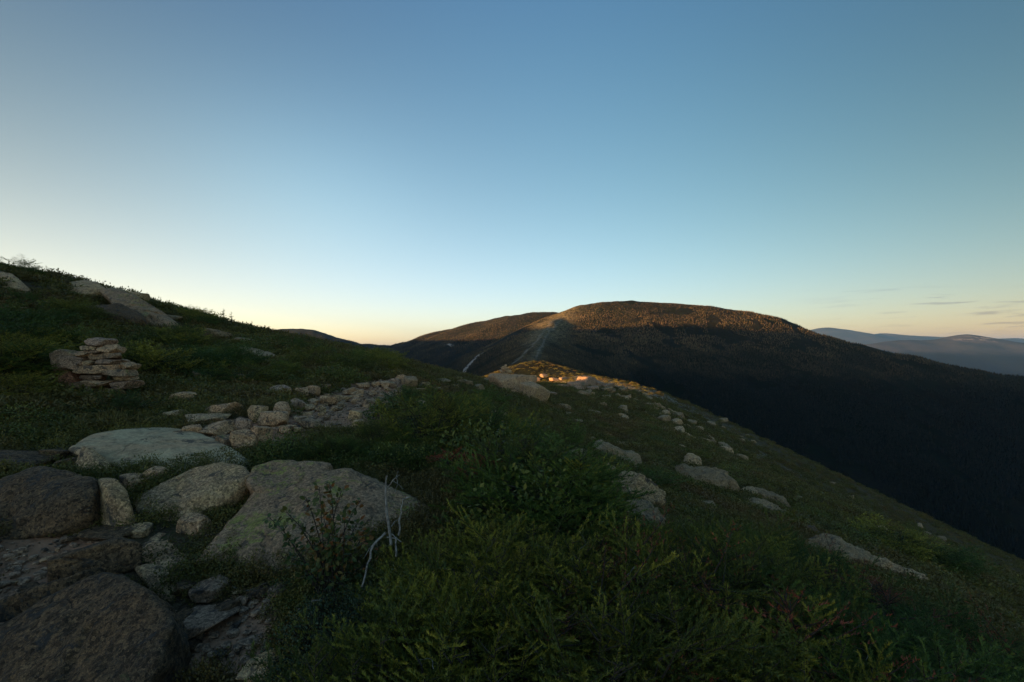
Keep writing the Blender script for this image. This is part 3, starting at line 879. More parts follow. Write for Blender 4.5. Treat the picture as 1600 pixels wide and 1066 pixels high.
put_rock('flat_rock', 404, 541, 563, 72, 1.0, 'granite_pale', 'pale flat slab slanting down in the green heath of the left hill', 'rock', None, -.3, (0, R(14)), 11, 5, .04, flat=True)
put_rock('boulder', 214, 457, 472, 26, .8, 'granite', 'rounded grey boulder standing on the crest behind the long outcrop', 'boulder')
put_rock('flat_rock', 380, 527, 538, 40, .8, 'granite_pale', 'small pale slab above the flat slab on the left hill', 'rock', None, -.2, (0, R(10)), 11)
for px, tp, bs, w_ in [(375, 583, 595, 25), (305, 580, 594, 14), (222, 540, 550, 18), (100, 505, 513, 18), (60, 470, 480, 30), (30, 480, 488, 20), (272, 492, 502, 24), (440, 560, 568, 14)]:
    put_rock('rock', px, tp, bs, w_, .4, 'granite_pale', 'small pale rock showing through the green heath of the left hill', 'rock', 'rocks in the heath of the left hill', n=4)

# --- boulder with the small far cairn, and the ridge in the middle
FB = put_rock('boulder', 800, 583, 616, 78, 3.5, 'granite_warm', 'large pinkish boulder on the ridge carrying the small cairn', 'boulder', None, .2, (0, R(6)), 11, 6, .04)
put_rock('boulder', 835, 597, 630, 48, 2.6, 'granite', 'grey boulder leaning against the right side of the large pinkish boulder', 'boulder', None, .3, (0, R(18)), 11, 5, .05)
fp = FB.location
cD = fp.y
fbase = ((789 - CX) / F * cD, cD, -(585 - CY) / F * cD)
stones_thing('cairn', 'small dark cairn standing on the large pinkish boulder on the ridge', fbase,
             [(781, 581, 798, 585.5), (780, 577.5, 790, 581.5), (788, 577, 798, 581.5), (782, 574, 796, 578), (784, 572, 791, 575), (788, 569.5, 792, 573), (792, 579, 800, 583)], cD, .5, ['granite', 'granite_warm'], False)
MIDR = [(640, 588, 606, 26), (662, 596, 607, 22), (628, 586, 593, 16), (690, 592, 602, 28), (706, 600, 610, 24), (725, 592, 606, 26), (745, 600, 612, 22), (758, 590, 600, 20), (680, 604, 612, 26), (655, 606, 615, 20), (735, 608, 618, 26), (715, 588, 596, 14),
        (775, 640, 656, 32), (783, 658, 670, 16), (827, 662, 672, 22), (880, 630, 644, 22), (910, 610, 620, 22), (770, 596, 606, 22), (812, 640, 648, 14), (848, 655, 662, 16), (700, 620, 628, 16), (900, 655, 664, 20), (930, 640, 650, 20), (860, 634, 640, 12)]
for px, tp, bs, w_ in MIDR:
    p = hit(px, bs)
    put_rock('rock', px, tp, bs, w_ * 1.15, w_ / F * p[1] * .8, 'granite_pale', 'pale lichen grey rock scattered over the crest of the middle ridge', 'rock', 'pale rocks on the middle ridge', n=4, rotz=px, tilt=(0, R(8)), minh=.15)
LIT = [(915, 588, 606, 34), (897, 596, 607, 22), (934, 594, 607, 24), (950, 599, 609, 26), (880, 600, 608, 18), (842, 604, 612, 18), (858, 612, 618, 26), (886, 615, 620, 26), (905, 603, 611, 22), (925, 603, 610, 22), (970, 603, 611, 20), (866, 590, 597, 16), (850, 584, 590, 14), (838, 590, 597, 14), (880, 589, 595, 14)]
for px, tp, bs, w_ in LIT:
    p = hit(px, bs)
    put_rock('rock', px, tp, bs, w_, w_ / F * p[1] * .7, 'granite_tan', 'warm rock in the sunlit patch at the end of the ridge', 'rock', 'rocks in the sunlit patch', n=4, rotz=px, minh=.3)
RIDGE = []
rg = random.Random(8)
for k in range(52):
    RIDGE.append((rg.uniform(760, 1180), rg.uniform(650, 720), rg.uniform(5, 16)))
for k in range(24):
    RIDGE.append((rg.uniform(1150, 1500), rg.uniform(740, 880), rg.uniform(5, 13)))
pts = hits([r_[0] for r_ in RIDGE], [r_[1] for r_ in RIDGE])
pts = list(pts)
for k in range(170):
    y_ = 42 + 62 * rg.random() ** .9; x_ = 25.5 - 15 * rg.random() ** 1.6 + rg.uniform(-1, 1)
    if (vnoise(np.array([[x_ / 5, y_ / 7, .5]]), 91)[0] < -.25): continue
    pts.append(np.array([x_, y_, gz(x_, y_)])); RIDGE.append((0, 0, (.5 + 1.6 * rg.random() ** 1.5) * F / y_ * .9))
RV = [new_mesh('rock', *rock_verts(3000 + k * 7, (.5, .42, .31), 4, 11, 16, .10)) for k in range(8)]
RVW = []
for k in range(8):
    RV[k].materials.append(M['granite_pale' if k % 3 else 'granite'])
for k, ((px, py, w_), p) in enumerate(zip(RIDGE, pts)):
    if p[1] > 160: continue
    s = w_ / F * p[1] * 1.15
    FOOT.append((p[0], p[1], s * .42, s * .42))
    o = link('rock', RV[k % 8], None, None, (p[0], p[1], p[2] + .16 * s))
    o.rotation_euler = (rg.uniform(-.2, .2), rg.uniform(0, .5), rg.uniform(0, 6.28))
    o.scale = (s, s, s * rg.uniform(.6, 1.1))
    tag(o, 'pale weathered rock scattered in the heath along the right hand slope of the ridge', 'rock', 'rocks scattered over the right slope')

# --- outcrops on the right slope
OUT = [('layered grey outcrop of tilted slabs beside the orange leaved shrub', 900, 702, 742, 78, 1.2, R(10), 'granite_pale'),
       ('rounded dark outcrop knob next to the layered slabs', 938, 722, 752, 62, .9, R(6), 'granite'),
       ('long outcrop edge slanting down to the right above the pale slab', 994, 735, 792, 84, .8, R(30), 'granite'),
       ('flat pale slab lying in the heath behind the near spruce shrubs', 985, 782, 812, 118, 1.0, R(8), 'granite_pale'),
       ('thin pale slab lying below the dark outcrop knob', 926, 745, 754, 36, .35, R(3), 'granite_pale'),
       ('small pale rock at the left end of the flat pale slab', 890, 760, 769, 22, .25, R(10), 'granite_pale'),
       ('broken row of grey ledges uphill of the layered slabs', 962, 690, 722, 92, 2.0, R(14), 'granite_pale'),
       ('square grey rock standing alone on the slope above the domed outcrop', 1080, 709, 730, 27, .8, R(18), 'granite'),
       ('domed grey outcrop in the middle of the right slope', 1100, 731, 762, 82, 2.0, R(10), 'granite_pale'),
       ('tapering grey outcrop just below the domed outcrop', 1132, 746, 768, 56, 1.4, R(18), 'granite_pale'),
       ('small rounded rock on top of the long pale slab', 1170, 762, 778, 27, .7, R(4), 'granite'),
       ('pale wedge rock uphill of the long pale slab', 1202, 764, 787, 44, 1.2, R(14), 'granite_pale'),
       ('long pale slab pointing down the right slope', 1197, 778, 802, 70, 1.3, R(14), 'granite_pale'),
       ('low pale rock between the spruce and the domed outcrop', 1101, 782, 797, 38, .8, R(6), 'granite_pale'),
       ('small white rock alone low on the right slope', 1334, 825, 834, 20, .6, R(12), 'granite_pale'),
       ('small grey rock right of the small white rock', 1379, 824, 837, 24, .8, R(10), 'granite'),
       ('dark narrow rock at the head of the broken ledge', 1268, 821, 840, 24, .5, R(8), 'granite_dark'),
       ('broken pale ledge descending behind the spruce at the right', 1318, 840, 884, 110, 1.0, R(22), 'granite_pale'),
       ('lower end of the broken ledge with yellow plants over it', 1395, 868, 905, 90, .8, R(24), 'granite'),
       ('grey rock in the plants near the right edge', 1560, 966, 988, 46, .5, R(14), 'granite')]
for lb, px, tp, bs, w_, dp, tl, mt in OUT:
    put_rock('rock_outcrop' if w_ > 50 else 'rock', px, tp, bs, w_, dp, mt, lb, 'outcrop' if w_ > 50 else 'rock', None, -.1, (0, tl), 18, 6 if w_ > 60 else 5, .15, 16, minh=.2)
    if w_ > 50:
        for q in range(4):
            ww = rg.uniform(.14, .32) * w_
            t_ = rg.uniform(-.55, .55)
            yb = bs + t_ * (bs - tp) * .9 + rg.uniform(-4, 7)
            put_rock('rock', px + t_ * w_, yb - ww * rg.uniform(.3, .55), yb, ww, dp * rg.uniform(.25, .45), rg.choice(['granite_pale', 'granite', 'granite_lichen']), 'broken piece of rock lying against one of the right slope outcrops', 'rock', 'broken rocks round the outcrops', rotz=rg.uniform(0, 3), tilt=(0, tl * .7), sharp=16, n=4, rough=.1, minh=.12)

# --- gravel on the path
def gravel():
    xs, ys, zs, ss = [], [], [], []
    rg = np.random.default_rng(4)
    for P in PATHS:
        lo, hi = P.min(0), P.max(0)
        n = min(int(110 * np.prod(hi - lo)), 2200)
        x = rg.uniform(lo[0], hi[0], n); y = rg.uniform(lo[1], hi[1], n)
        k = inside(P, x, y)
        xs.append(x[k]); ys.append(y[k]); ss.append((.006 + .026 * rg.random(k.sum()) ** 3) * (1 + .14 * y[k]) * np.where(rg.random(k.sum()) < .08, 2.0, 1))
    gpx = np.column_stack([rg.uniform(-20, 460, 1500), rg.uniform(690, 1066, 1500)])
    g3 = hits(gpx[:, 0], gpx[:, 1])
    xs.append(g3[:, 0]); ys.append(g3[:, 1]); ss.append((.006 + .03 * rg.random(1500) ** 4) * (1 + .1 * g3[:, 1]))
    x, y, s = map(np.concatenate, (xs, ys, ss))
    z = height(x, y) - .03
    u, f = ico(2)
    V, Fc = [], []
    base = []
    for k in range(10):
        v, _ = rock_verts(5000 + k, (1, .8, .55), 2, 9, 10, .08)
        base.append(v)
    for i in range(len(x)):
        a = rg.uniform(0, 6.28); c, sn = math.cos(a), math.sin(a)
        b = base[i % 10] * s[i]
        V.append(np.column_stack([b[:, 0] * c - b[:, 1] * sn + x[i], b[:, 0] * sn + b[:, 1] * c + y[i], b[:, 2] + z[i] + .2 * s[i]]))
        Fc.append(f + i * len(u))
    o = link('gravel', new_mesh('gravel', np.vstack(V), np.vstack(Fc), smooth=False), M['granite_tan'])
    tag(o, 'loose gravel and pebbles strewn over the dirt trail', 'gravel', kind='stuff')
gravel()

# ------------------------------------------------------------------ plants
def rotm(axis_from_x, roll):
    """matrix whose x axis is the given direction"""
    d = axis_from_x / np.linalg.norm(axis_from_x)
    u = np.array([0, 0, 1.0]) if abs(d[2]) < .95 else np.array([0, 1.0, 0])
    y = np.cross(u, d); y /= np.linalg.norm(y)
    z = np.cross(d, y)
    c, s = math.cos(roll), math.sin(roll)
    y2, z2 = y * c + z * s, z * c - y * s
    return np.column_stack([d, y2, z2])

def needles_on(rg, p0, p1, n, ln, wd):
    """thin needle triangles round a twig from p0 to p1"""
    t = rg.uniform(.05, 1.0, n)
    d = p1 - p0; L = np.linalg.norm(d); d = d / L
    a = rg.uniform(0, 2 * np.pi, n)
    u = np.cross(d, [0.31, .77, .55]); u /= np.linalg.norm(u); w = np.cross(d, u)
    rad = np.cos(a)[:, None] * u + np.sin(a)[:, None] * w
    rad[:, 2] = np.abs(rad[:, 2]) * .8 + rad[:, 2] * .2
    dirn = rad * .8 + d * rg.uniform(.35, .8, n)[:, None]
    dirn /= np.linalg.norm(dirn, axis=1)[:, None]
    base = p0 + t[:, None] * (p1 - p0)
    side = np.cross(dirn, rg.normal(size=(n, 3))); side /= np.linalg.norm(side, axis=1)[:, None]
    l_ = ln * rg.uniform(.7, 1.1, n)[:, None]
    return np.stack([base + side * wd * .5, base - side * wd * .5, base + dirn * l_], 1)    # (n,3,3)

def frond(rg, L, ntw, nneed, nl, nw):
    """flat spruce spray along +x with herringbone side twigs; returns triangles and tints, plus wood segments"""
    T, tint, wood = [], [], []
    bend = rg.uniform(-.05, .22)
    def ax(t): return np.array([L * t, .04 * L * math.sin(3 * t + bend * 20), L * bend * t * t])
    for k in range(ntw):
        t = .18 + .82 * k / ntw
        b = ax(t)
        sd = 1 if k % 2 else -1
        tl = L * (.50 * (1 - t) + .13) * rg.uniform(.75, 1.2)
        an = R(rg.uniform(38, 60)) * sd
        e = b + tl * np.array([math.cos(an), math.sin(an), rg.uniform(-.05, .3)])
        tr = needles_on(rg, b, e, max(4, int(nneed * tl / (.28 * L))), nl, nw)
        tp = ((tr[:, 2] - b) @ (e - b)) / ((e - b) @ (e - b))
        T.append(tr); tint.append(rg.uniform(.05, .5) + .55 * np.clip((tp - .45) * 2, 0, 1))
        wood.append((b, e, .0016))
    for k in range(4):
        tr = needles_on(rg, ax(k / 4), ax((k + 1) / 4), int(nneed * .8), nl, nw)
        T.append(tr); tint.append(np.full(len(tr), rg.uniform(.2, .9)))
        wood.append((ax(k / 4), ax((k + 1) / 4), .004 * (1.1 - k / 4)))
    return np.concatenate(T), np.concatenate(tint), wood

def tubes(segs, sides=4):
    V, Q = [], []
    n = 0
    for s in segs:
        p, q, r = np.asarray(s[0], float), np.asarray(s[1], float), s[2]
        r2 = s[3] if len(s) > 3 else r * .7
        d = q - p; d = d / (np.linalg.norm(d) + 1e-9)
        u = np.cross(d, [.3, .5, .81]); u /= np.linalg.norm(u); w = np.cross(d, u)
        a = np.arange(sides) * 2 * np.pi / sides
        ring = np.cos(a)[:, None] * u + np.sin(a)[:, None] * w
        V.append(p + ring * r); V.append(q + ring * r2)
        i = np.arange(sides); j = (i + 1) % sides
        Q.append(np.stack([n + i, n + j, n + sides + j, n + sides + i], 1))
        n += 2 * sides
    return np.vstack(V), np.vstack(Q)

def tri_mesh(name, T, tint, mat):
    n = len(T)
    me = new_mesh(name, T.reshape(-1, 3), np.arange(3 * n).reshape(n, 3), None, False, {'tint': np.repeat(np.clip(tint, 0, 1), 3)})
    me.materials.append(mat)
    return me

def spruce_bush(seed, rad, hgt, nf, flen, ntw, nneed, nl, nw, mat, leaders=3):
    rg = np.random.default_rng(seed)
    fr = [frond(rg, 1.0 * flen, ntw, nneed, nl, nw) for _ in range(4)]
    T, tint, wood = [], [], []
    def put(k, base, dirn, roll, s):
        t_, c_, w_ = fr[k % 4]
        Mx = rotm(dirn, roll)
        T.append(t_ @ Mx.T * s + base); tint.append(c_ * .75 + rg.uniform(-.12, .3))
        for (p, q, r) in w_[-4:]:
            wood.append((p @ Mx.T * s + base, q @ Mx.T * s + base, r * 1.2))
    for k in range(nf):
        a = rg.uniform(0, 2 * np.pi); e = rg.uniform(.0, 1.0) ** .75
        rr = rg.uniform(.25, .85) * rad
        outw = np.array([math.cos(a), math.sin(a), 0])
        hz = hgt * (1 - .75 * (rr / rad) ** 2) * rg.uniform(.35, .95)
        base = outw * rr + np.array([0, 0, hz])
        d = outw * (.55 + .5 * rr / rad) + np.array([0, 0, rg.uniform(-.15, .55)]) + rg.normal(size=3) * .30
        put(k, base, d, rg.uniform(-.4, .4), rg.uniform(.45, 1.25))
        if k % 3 == 0:
            wood.append((np.array([outw[0] * rr * .15, outw[1] * rr * .15, 0]), base, .007, .004))
    for k in range(leaders):
        a = rg.uniform(0, 2 * np.pi); rr = rg.uniform(0, .6) * rad
        b = np.array([math.cos(a) * rr, math.sin(a) * rr, hgt * .55]); top = b + np.array([rg.uniform(-.1, .1), rg.uniform(-.1, .1), hgt * rg.uniform(.45, .7)])
        tr = needles_on(rg, b, top, int(nneed * 5), nl * 1.1, nw); T.append(tr); tint.append(np.full(len(tr), .75))
        wood.append((b, top, .005, .002))
        for w_ in range(7):
            t = .25 + .7 * (w_ / 7)
            aa = rg.uniform(0, 6.28)
            put(w_, b + (top - b) * t, np.array([math.cos(aa), math.sin(aa), .6]), rg.uniform(-.4, .4), .55 * (1.15 - t))
    fol = tri_mesh('foliage', np.concatenate(T), np.concatenate(tint), mat)
    v, q_ = tubes(wood)
    wm = new_mesh('stem', v, None, q_); wm.materials.append(M['bark'])
    return fol, wm

def leafy(seed, rad, hgt, n, ln, wd, mat, clump=10):
    """broad leaved mound: folded diamond leaves in clumps"""
    rg = np.random.default_rng(seed)
    nc = max(1, n // clump)
    a = rg.uniform(0, 2 * np.pi, nc); rr = np.sqrt(rg.uniform(0, 1, nc)) * rad
    hz = hgt * (1 - .8 * (rr / rad) ** 2) * rg.uniform(.35, 1.0, nc)
    cen = np.stack([np.cos(a) * rr, np.sin(a) * rr, hz], 1)
    ctint = rg.uniform(0, .8, nc)
    idx = rg.integers(0, nc, n)
    p = cen[idx] + rg.normal(size=(n, 3)) * np.array([.13, .13, .10]) * min(rad, .7)
    p[:, 2] = np.maximum(p[:, 2], 0.0)
    d = rg.normal(size=(n, 3)) + np.array([0, 0, .7]) + p * np.array([1, 1, 0]) / rad * .6
    d /= np.linalg.norm(d, axis=1)[:, None]
    s = np.cross(d, rg.normal(size=(n, 3))); s /= np.linalg.norm(s, axis=1)[:, None]
    l_ = ln * rg.uniform(.6, 1.2, n)[:, None]; w_ = wd * rg.uniform(.7, 1.2, n)[:, None]
    mid = p + d * l_ * .5
    T = np.concatenate([np.stack([p, mid + s * w_ * .5, p + d * l_], 1), np.stack([p, p + d * l_, mid - s * w_ * .5], 1)])
    t = np.clip(ctint[idx] + rg.uniform(-.2, .2, n), 0, 1)
    me = tri_mesh('foliage', T, np.concatenate([t, t]), mat)
    segs = [(np.array([0, 0, 0]) + cen[k] * np.array([.2, .2, 0]), cen[k], .006, .003) for k in range(0, nc, 2)]
    v, q_ = tubes(segs, 3)
    wm = new_mesh('stem', v, None, q_); wm.materials.append(M['bark'])
    return fol_pair(me, wm)
def fol_pair(a, b): return a, b

def put_plant(name, pair, p, s, rz, label, cat, group, squash=1.0, tilt=0.0, parts=True):
    if parts:
        r = link(name, None, None, None, tuple(p))
        link('foliage', pair[0], None, r); link('stem', pair[1], None, r)
    else:
        r = link(name, pair[0], None, None, tuple(p))
    r.rotation_euler = (tilt, tilt * .5, rz)
    r.scale = (s, s, s * squash)
    tag(r, label, cat, group)
    return r

def blocked(x, y, m=0.0):
    for fx_, fy_, rx, ry in FOOT:
        if ((x - fx_) / (rx + m)) ** 2 + ((y - fy_) / (ry + m)) ** 2 < 1: return True
    return False

rnd = random.Random(21)
SP = [spruce_bush(100 + k, .50, .55, 62, .38, 9, 52, .018, .0046, M['spruce'], 5) for k in range(4)]
SD = [spruce_bush(140 + k, .50, .50, 66, .38, 9, 52, .019, .0046, M['spruce_dark'], 2) for k in range(3)]
# the near mass of spruce: pixel position of each shrub's foot
near_pts = []
for row, (py, n, x0, x1) in enumerate([(1190, 13, 560, 1750), (1090, 13, 590, 1700), (1010, 13, 620, 1660), (950, 15, 650, 1680), (905, 15, 670, 1560), (868, 13, 715, 1420), (838, 6, 745, 960)]):
    for k in range(n):
        near_pts.append((x0 + (x1 - x0) * (k + .5) / n + rnd.uniform(-25, 25), py + rnd.uniform(-14, 14), row))
for px, py, row in near_pts:
    p = hit(px, py)
    if blocked(p[0], p[1], .05): continue
    dark = px > 1230 + rnd.uniform(-120, 120)
    top = float(np.interp(px, [560, 620, 660, 700, 740, 800, 900, 1000, 1100, 1250, 1350, 1500, 1650], [930, 885, 862, 830, 800, 785, 795, 805, 798, 822, 872, 935, 990]))
    s = min(rnd.uniform(.8, 1.2), (py - top) / F * p[1] / .78 * rnd.uniform(.8, 1.1))
    if s < .3: continue
    put_plant('spruce_shrub', (SD if dark else SP)[rnd.randrange(3 if dark else 4)], (p[0], p[1], p[2] - .06), s, rnd.uniform(0, 6.28),
              'dark green stunted spruce in the thicket at the lower right' if dark else 'yellow green stunted spruce in the thicket at the bottom centre',
              'shrub', 'dark spruce in the near thicket' if dark else 'yellow green spruce in the near thicket', rnd.uniform(.8, 1.1), rnd.uniform(-.12, .12))
# other plants mixed into the thicket
EX_L = [leafy(180 + k, .30, .36, 900, .020, .012, M['shrub']) for k in range(2)]
EX_Y = leafy(184, .22, .34, 420, .020, .012, M['yellow'])
EX_D = [spruce_bush(190 + k, .34, .40, 26, .34, 7, 10, .016, .004, M['russet'], 2) for k in range(2)]
for k in range(26):
    px, py = rnd.uniform(660, 1620), rnd.uniform(905, 1120)
    top = float(np.interp(px, [560, 620, 660, 700, 740, 800, 900, 1000, 1100, 1250, 1350, 1500, 1650], [930, 885, 862, 830, 800, 785, 795, 805, 798, 822, 872, 935, 990]))
    p = hit(px, py)
    s = min(rnd.uniform(.9, 1.4), (py - top) / F * p[1] / .42)
    if s < .5: continue
    if k % 4 == 0:
        put_plant('dead_spruce', EX_D[k % 2], (p[0], p[1], p[2]), s * 1.05, rnd.uniform(0, 6.28), 'half dead spruce with brown needles and bare twigs in the near thicket', 'shrub', 'half dead spruce in the near thicket')
    elif k % 4 == 1:
        put_plant('yellow_shrub', EX_Y, (p[0], p[1], p[2]), s, rnd.uniform(0, 6.28), 'yellowish leafy shrub growing among the near spruce', 'shrub', 'yellowish shrubs in the near thicket')
    else:
        put_plant('leafy_shrub', EX_L[k % 2], (p[0], p[1], p[2]), s, rnd.uniform(0, 6.28), 'green leafy shrub growing among the near spruce', 'shrub', 'green leafy shrubs in the near thicket')
# middle distance
SM = [spruce_bush(200 + k, .55, .60, 60, .42, 11, 12, .034, .010, M['spruce_dark' if k % 2 else 'spruce'], 3) for k in range(4)]
LM = [leafy(220 + k, .6, .5, 1400, .05, .028, M['shrub']) for k in range(3)]
YM = [leafy(230 + k, .45, .6, 700, .05, .03, M['yellow']) for k in range(2)]
def mid(px, py, kind, s, label, group, sq=1.0):
    p = hit(px, py)
    if blocked(p[0], p[1], .30 * s + .1): return
    near_ = p[1] < 10
    pair, nm, cat = {'s': ((SP + SD)[rnd.randrange(7)] if near_ else SM[rnd.randrange(4)], 'spruce_shrub', 'shrub'), 'l': (LM[rnd.randrange(3)], 'heath_shrub', 'shrub'), 'y': (YM[rnd.randrange(2)], 'yellow_shrub', 'shrub')}[kind]
    put_plant(nm, pair, (p[0], p[1], p[2] - .05), s, rnd.uniform(0, 6.28), label, cat, group, sq, rnd.uniform(-.1, .1), parts=p[1] < 14)
for k in range(58):      # between the lichen boulder and the slope
    px = rnd.uniform(620, 900); py = rnd.uniform(690, 850)
    if (px < 800 and py > 740) or (px < 735 and py > 702): continue
    mid(px, py, 'ssl'[k % 3], rnd.uniform(.95, 1.5), 'green shrub in the thicket between the lichen boulder and the outcrops', 'thicket behind the lichen boulder')
for k in range(30):      # in front of the upper trail
    mid(rnd.uniform(410, 700), rnd.uniform(700, 735), 'sll'[k % 3], rnd.uniform(.4, .65), 'dark green shrub in the row behind the lichen boulder', 'shrubs in front of the upper trail', rnd.uniform(.8, 1.2))
for k in range(26):
    mid(rnd.uniform(610, 800), rnd.uniform(622, 690), 'sl'[k % 2], rnd.uniform(.8, 1.3), 'low dark shrub right of the stony upper trail', 'shrubs right of the upper trail', .8)
for k in range(64):      # left hill
    mid(rnd.uniform(-30, 330), rnd.uniform(470, 600), 'sls'[k % 3], rnd.uniform(.9, 1.7), 'green shrub on the slope of the left hill above the cairn', 'shrubs on the left hill', .85)
for k in range(44):
    mid(rnd.uniform(280, 620), rnd.uniform(530, 600), 'ls'[k % 2], rnd.uniform(.8, 1.6), 'green shrub on the shoulder left of the upper trail', 'shrubs on the shoulder of the left hill', .85)
for k in range(46):      # scattered over the right slope
    px = rnd.uniform(780, 1480); py = rnd.uniform(max(640, 640 + (px - 1000) * .55), 700 + (px - 780) * .27)
    mid(px, py, 'sll'[k % 3], rnd.uniform(.7, 1.7), 'low dark shrub standing out of the heath on the right slope', 'shrubs on the right slope', .7)
for px, py, s in [(185, 655, .9), (230, 648, .8), (150, 650, .6), (30, 660, .8), (70, 668, .7), (20, 620, .9), (270, 610, .8), (340, 600, .9), (210, 635, .6), (395, 640, .5), (0, 690, .7), (100, 676, .6), (260, 585, .9), (50, 600, .8)]:
    mid(px, py, 'l' if s < .85 else 's', s, 'dark green shrub growing round the foot of the cairn', 'shrubs round the cairn', .8)
for px, py, s in [(830, 700, .7), (790, 720, .6), (858, 745, .5), (760, 735, .6), (720, 740, .6), (1340, 880, .6), (1395, 905, .7), (1430, 890, .6), (1480, 930, .7), (1280, 800, .5), (565, 690, .5), (690, 650, .7)]:
    mid(px, py, 'y', s, 'yellow leaved shrub standing out among the dark green shrubs', 'yellow leaved shrubs')
p = hit(868, 752)
put_plant('orange_shrub', leafy(260, .16, .34, 260, .05, .03, M['birch']), p, 1.0, 0, 'small orange leaved shrub left of the layered slabs', 'shrub', None)
# crest of the left hill: shrubs and little spires
crest_px = [(x, 417 + (x) * .17 if x < 60 else 427 + (x - 60) * .26 if x < 200 else 463 + (x - 200) * .26 if x < 330 else 497 + (x - 330) * .18) for x in range(-20, 480, 13)]
for k, (px, py) in enumerate(crest_px):
    mid(px + rnd.uniform(-5, 5), py + 6, 'sl'[k % 3 == 2], rnd.uniform(.8, 1.35) * (1 if px < 330 else .6), 'low shrub outlined against the sky on the crest of the left hill', 'shrubs on the hill crest', rnd.uniform(.5, .9))

def spire(seed, h):
    rg = np.random.default_rng(seed)
    T, tint = [], []
    fr = [frond(rg, .42 * h, 9, 10, .05, .014) for _ in range(3)]
    for k in range(42):
        t = rg.uniform(.08, .97)
        a = rg.uniform(0, 6.28)
        L = (1 - t) ** .8 * rg.uniform(.6, 1.1) + .08
        t_, c_, _ = fr[k % 3]
        T.append(t_ @ rotm(np.array([math.cos(a), math.sin(a), .12]), 0).T * L + np.array([0, 0, t * h])); tint.append(c_)
    crown = tri_mesh('crown', np.concatenate(T), np.concatenate(tint), M['spruce_dark'])
    v, q_ = tubes([(np.zeros(3), np.array([0, 0, h]), .03 * h, .004)], 6)
    tr = new_mesh('trunk', v, None, q_); tr.materials.append(M['bark'])
    return crown, tr
SPIRE = [spire(300 + k, 1.0) for k in range(2)]
for i, (px, top, bs, lb) in enumerate([(349, 483, 505, 'slender small spruce, taller of the pair on the hill crest'), (361, 488, 508, 'slender small spruce, shorter of the pair on the hill crest'), (393, 502, 518, 'lone little spruce at the right end of the hill crest'),
                                       (160, 433, 447, 'little spruce above the long outcrop on the left hill'), (79, 417, 428, 'thin little spruce near the left end of the hill crest'), (229, 457, 470, 'little spruce beside the rounded boulder on the crest')] + [(x_, y_ - h_, y_, 'small spruce pointing up among the shrubs of the hill crest') for x_, y_, h_ in ((20, 421, 8), (45, 425, 10), (110, 437, 9), (135, 443, 11), (185, 458, 8), (250, 478, 10), (272, 484, 8), (300, 494, 11), (318, 498, 9), (335, 502, 12), (372, 511, 10), (380, 514, 8), (408, 518, 9), (430, 522, 7), (455, 528, 8), (560, 548, 8))]):
    p = hit(px, bs + 4)
    h = (bs + 4 - top) / F * p[1] * 1.05
    r = link('spruce_tree', None, None, None, tuple(p)); tag(r, lb, 'tree', 'small spruces on the hill crest')
    link('crown', SPIRE[i % 2][0], None, r); link('trunk', SPIRE[i % 2][1], None, r)
    r.scale = (h * .8, h * .8, h)

# --- russet twigs, red leaved shrub, bilberry
for px, py in [(742, 792), (765, 775), (705, 765), (1345, 960)]:
    p = hit(px, py)
    pr = spruce_bush(400 + px, .14, .18, 10, .20, 9, 14, .02, .006, M['russet'], 0)
    put_plant('dead_spruce', pr, (p[0], p[1] - .1, p[2] + .28), 1.0, px, 'rusty brown dying spruce twigs in the green thicket', 'shrub', 'rusty spruce twigs')

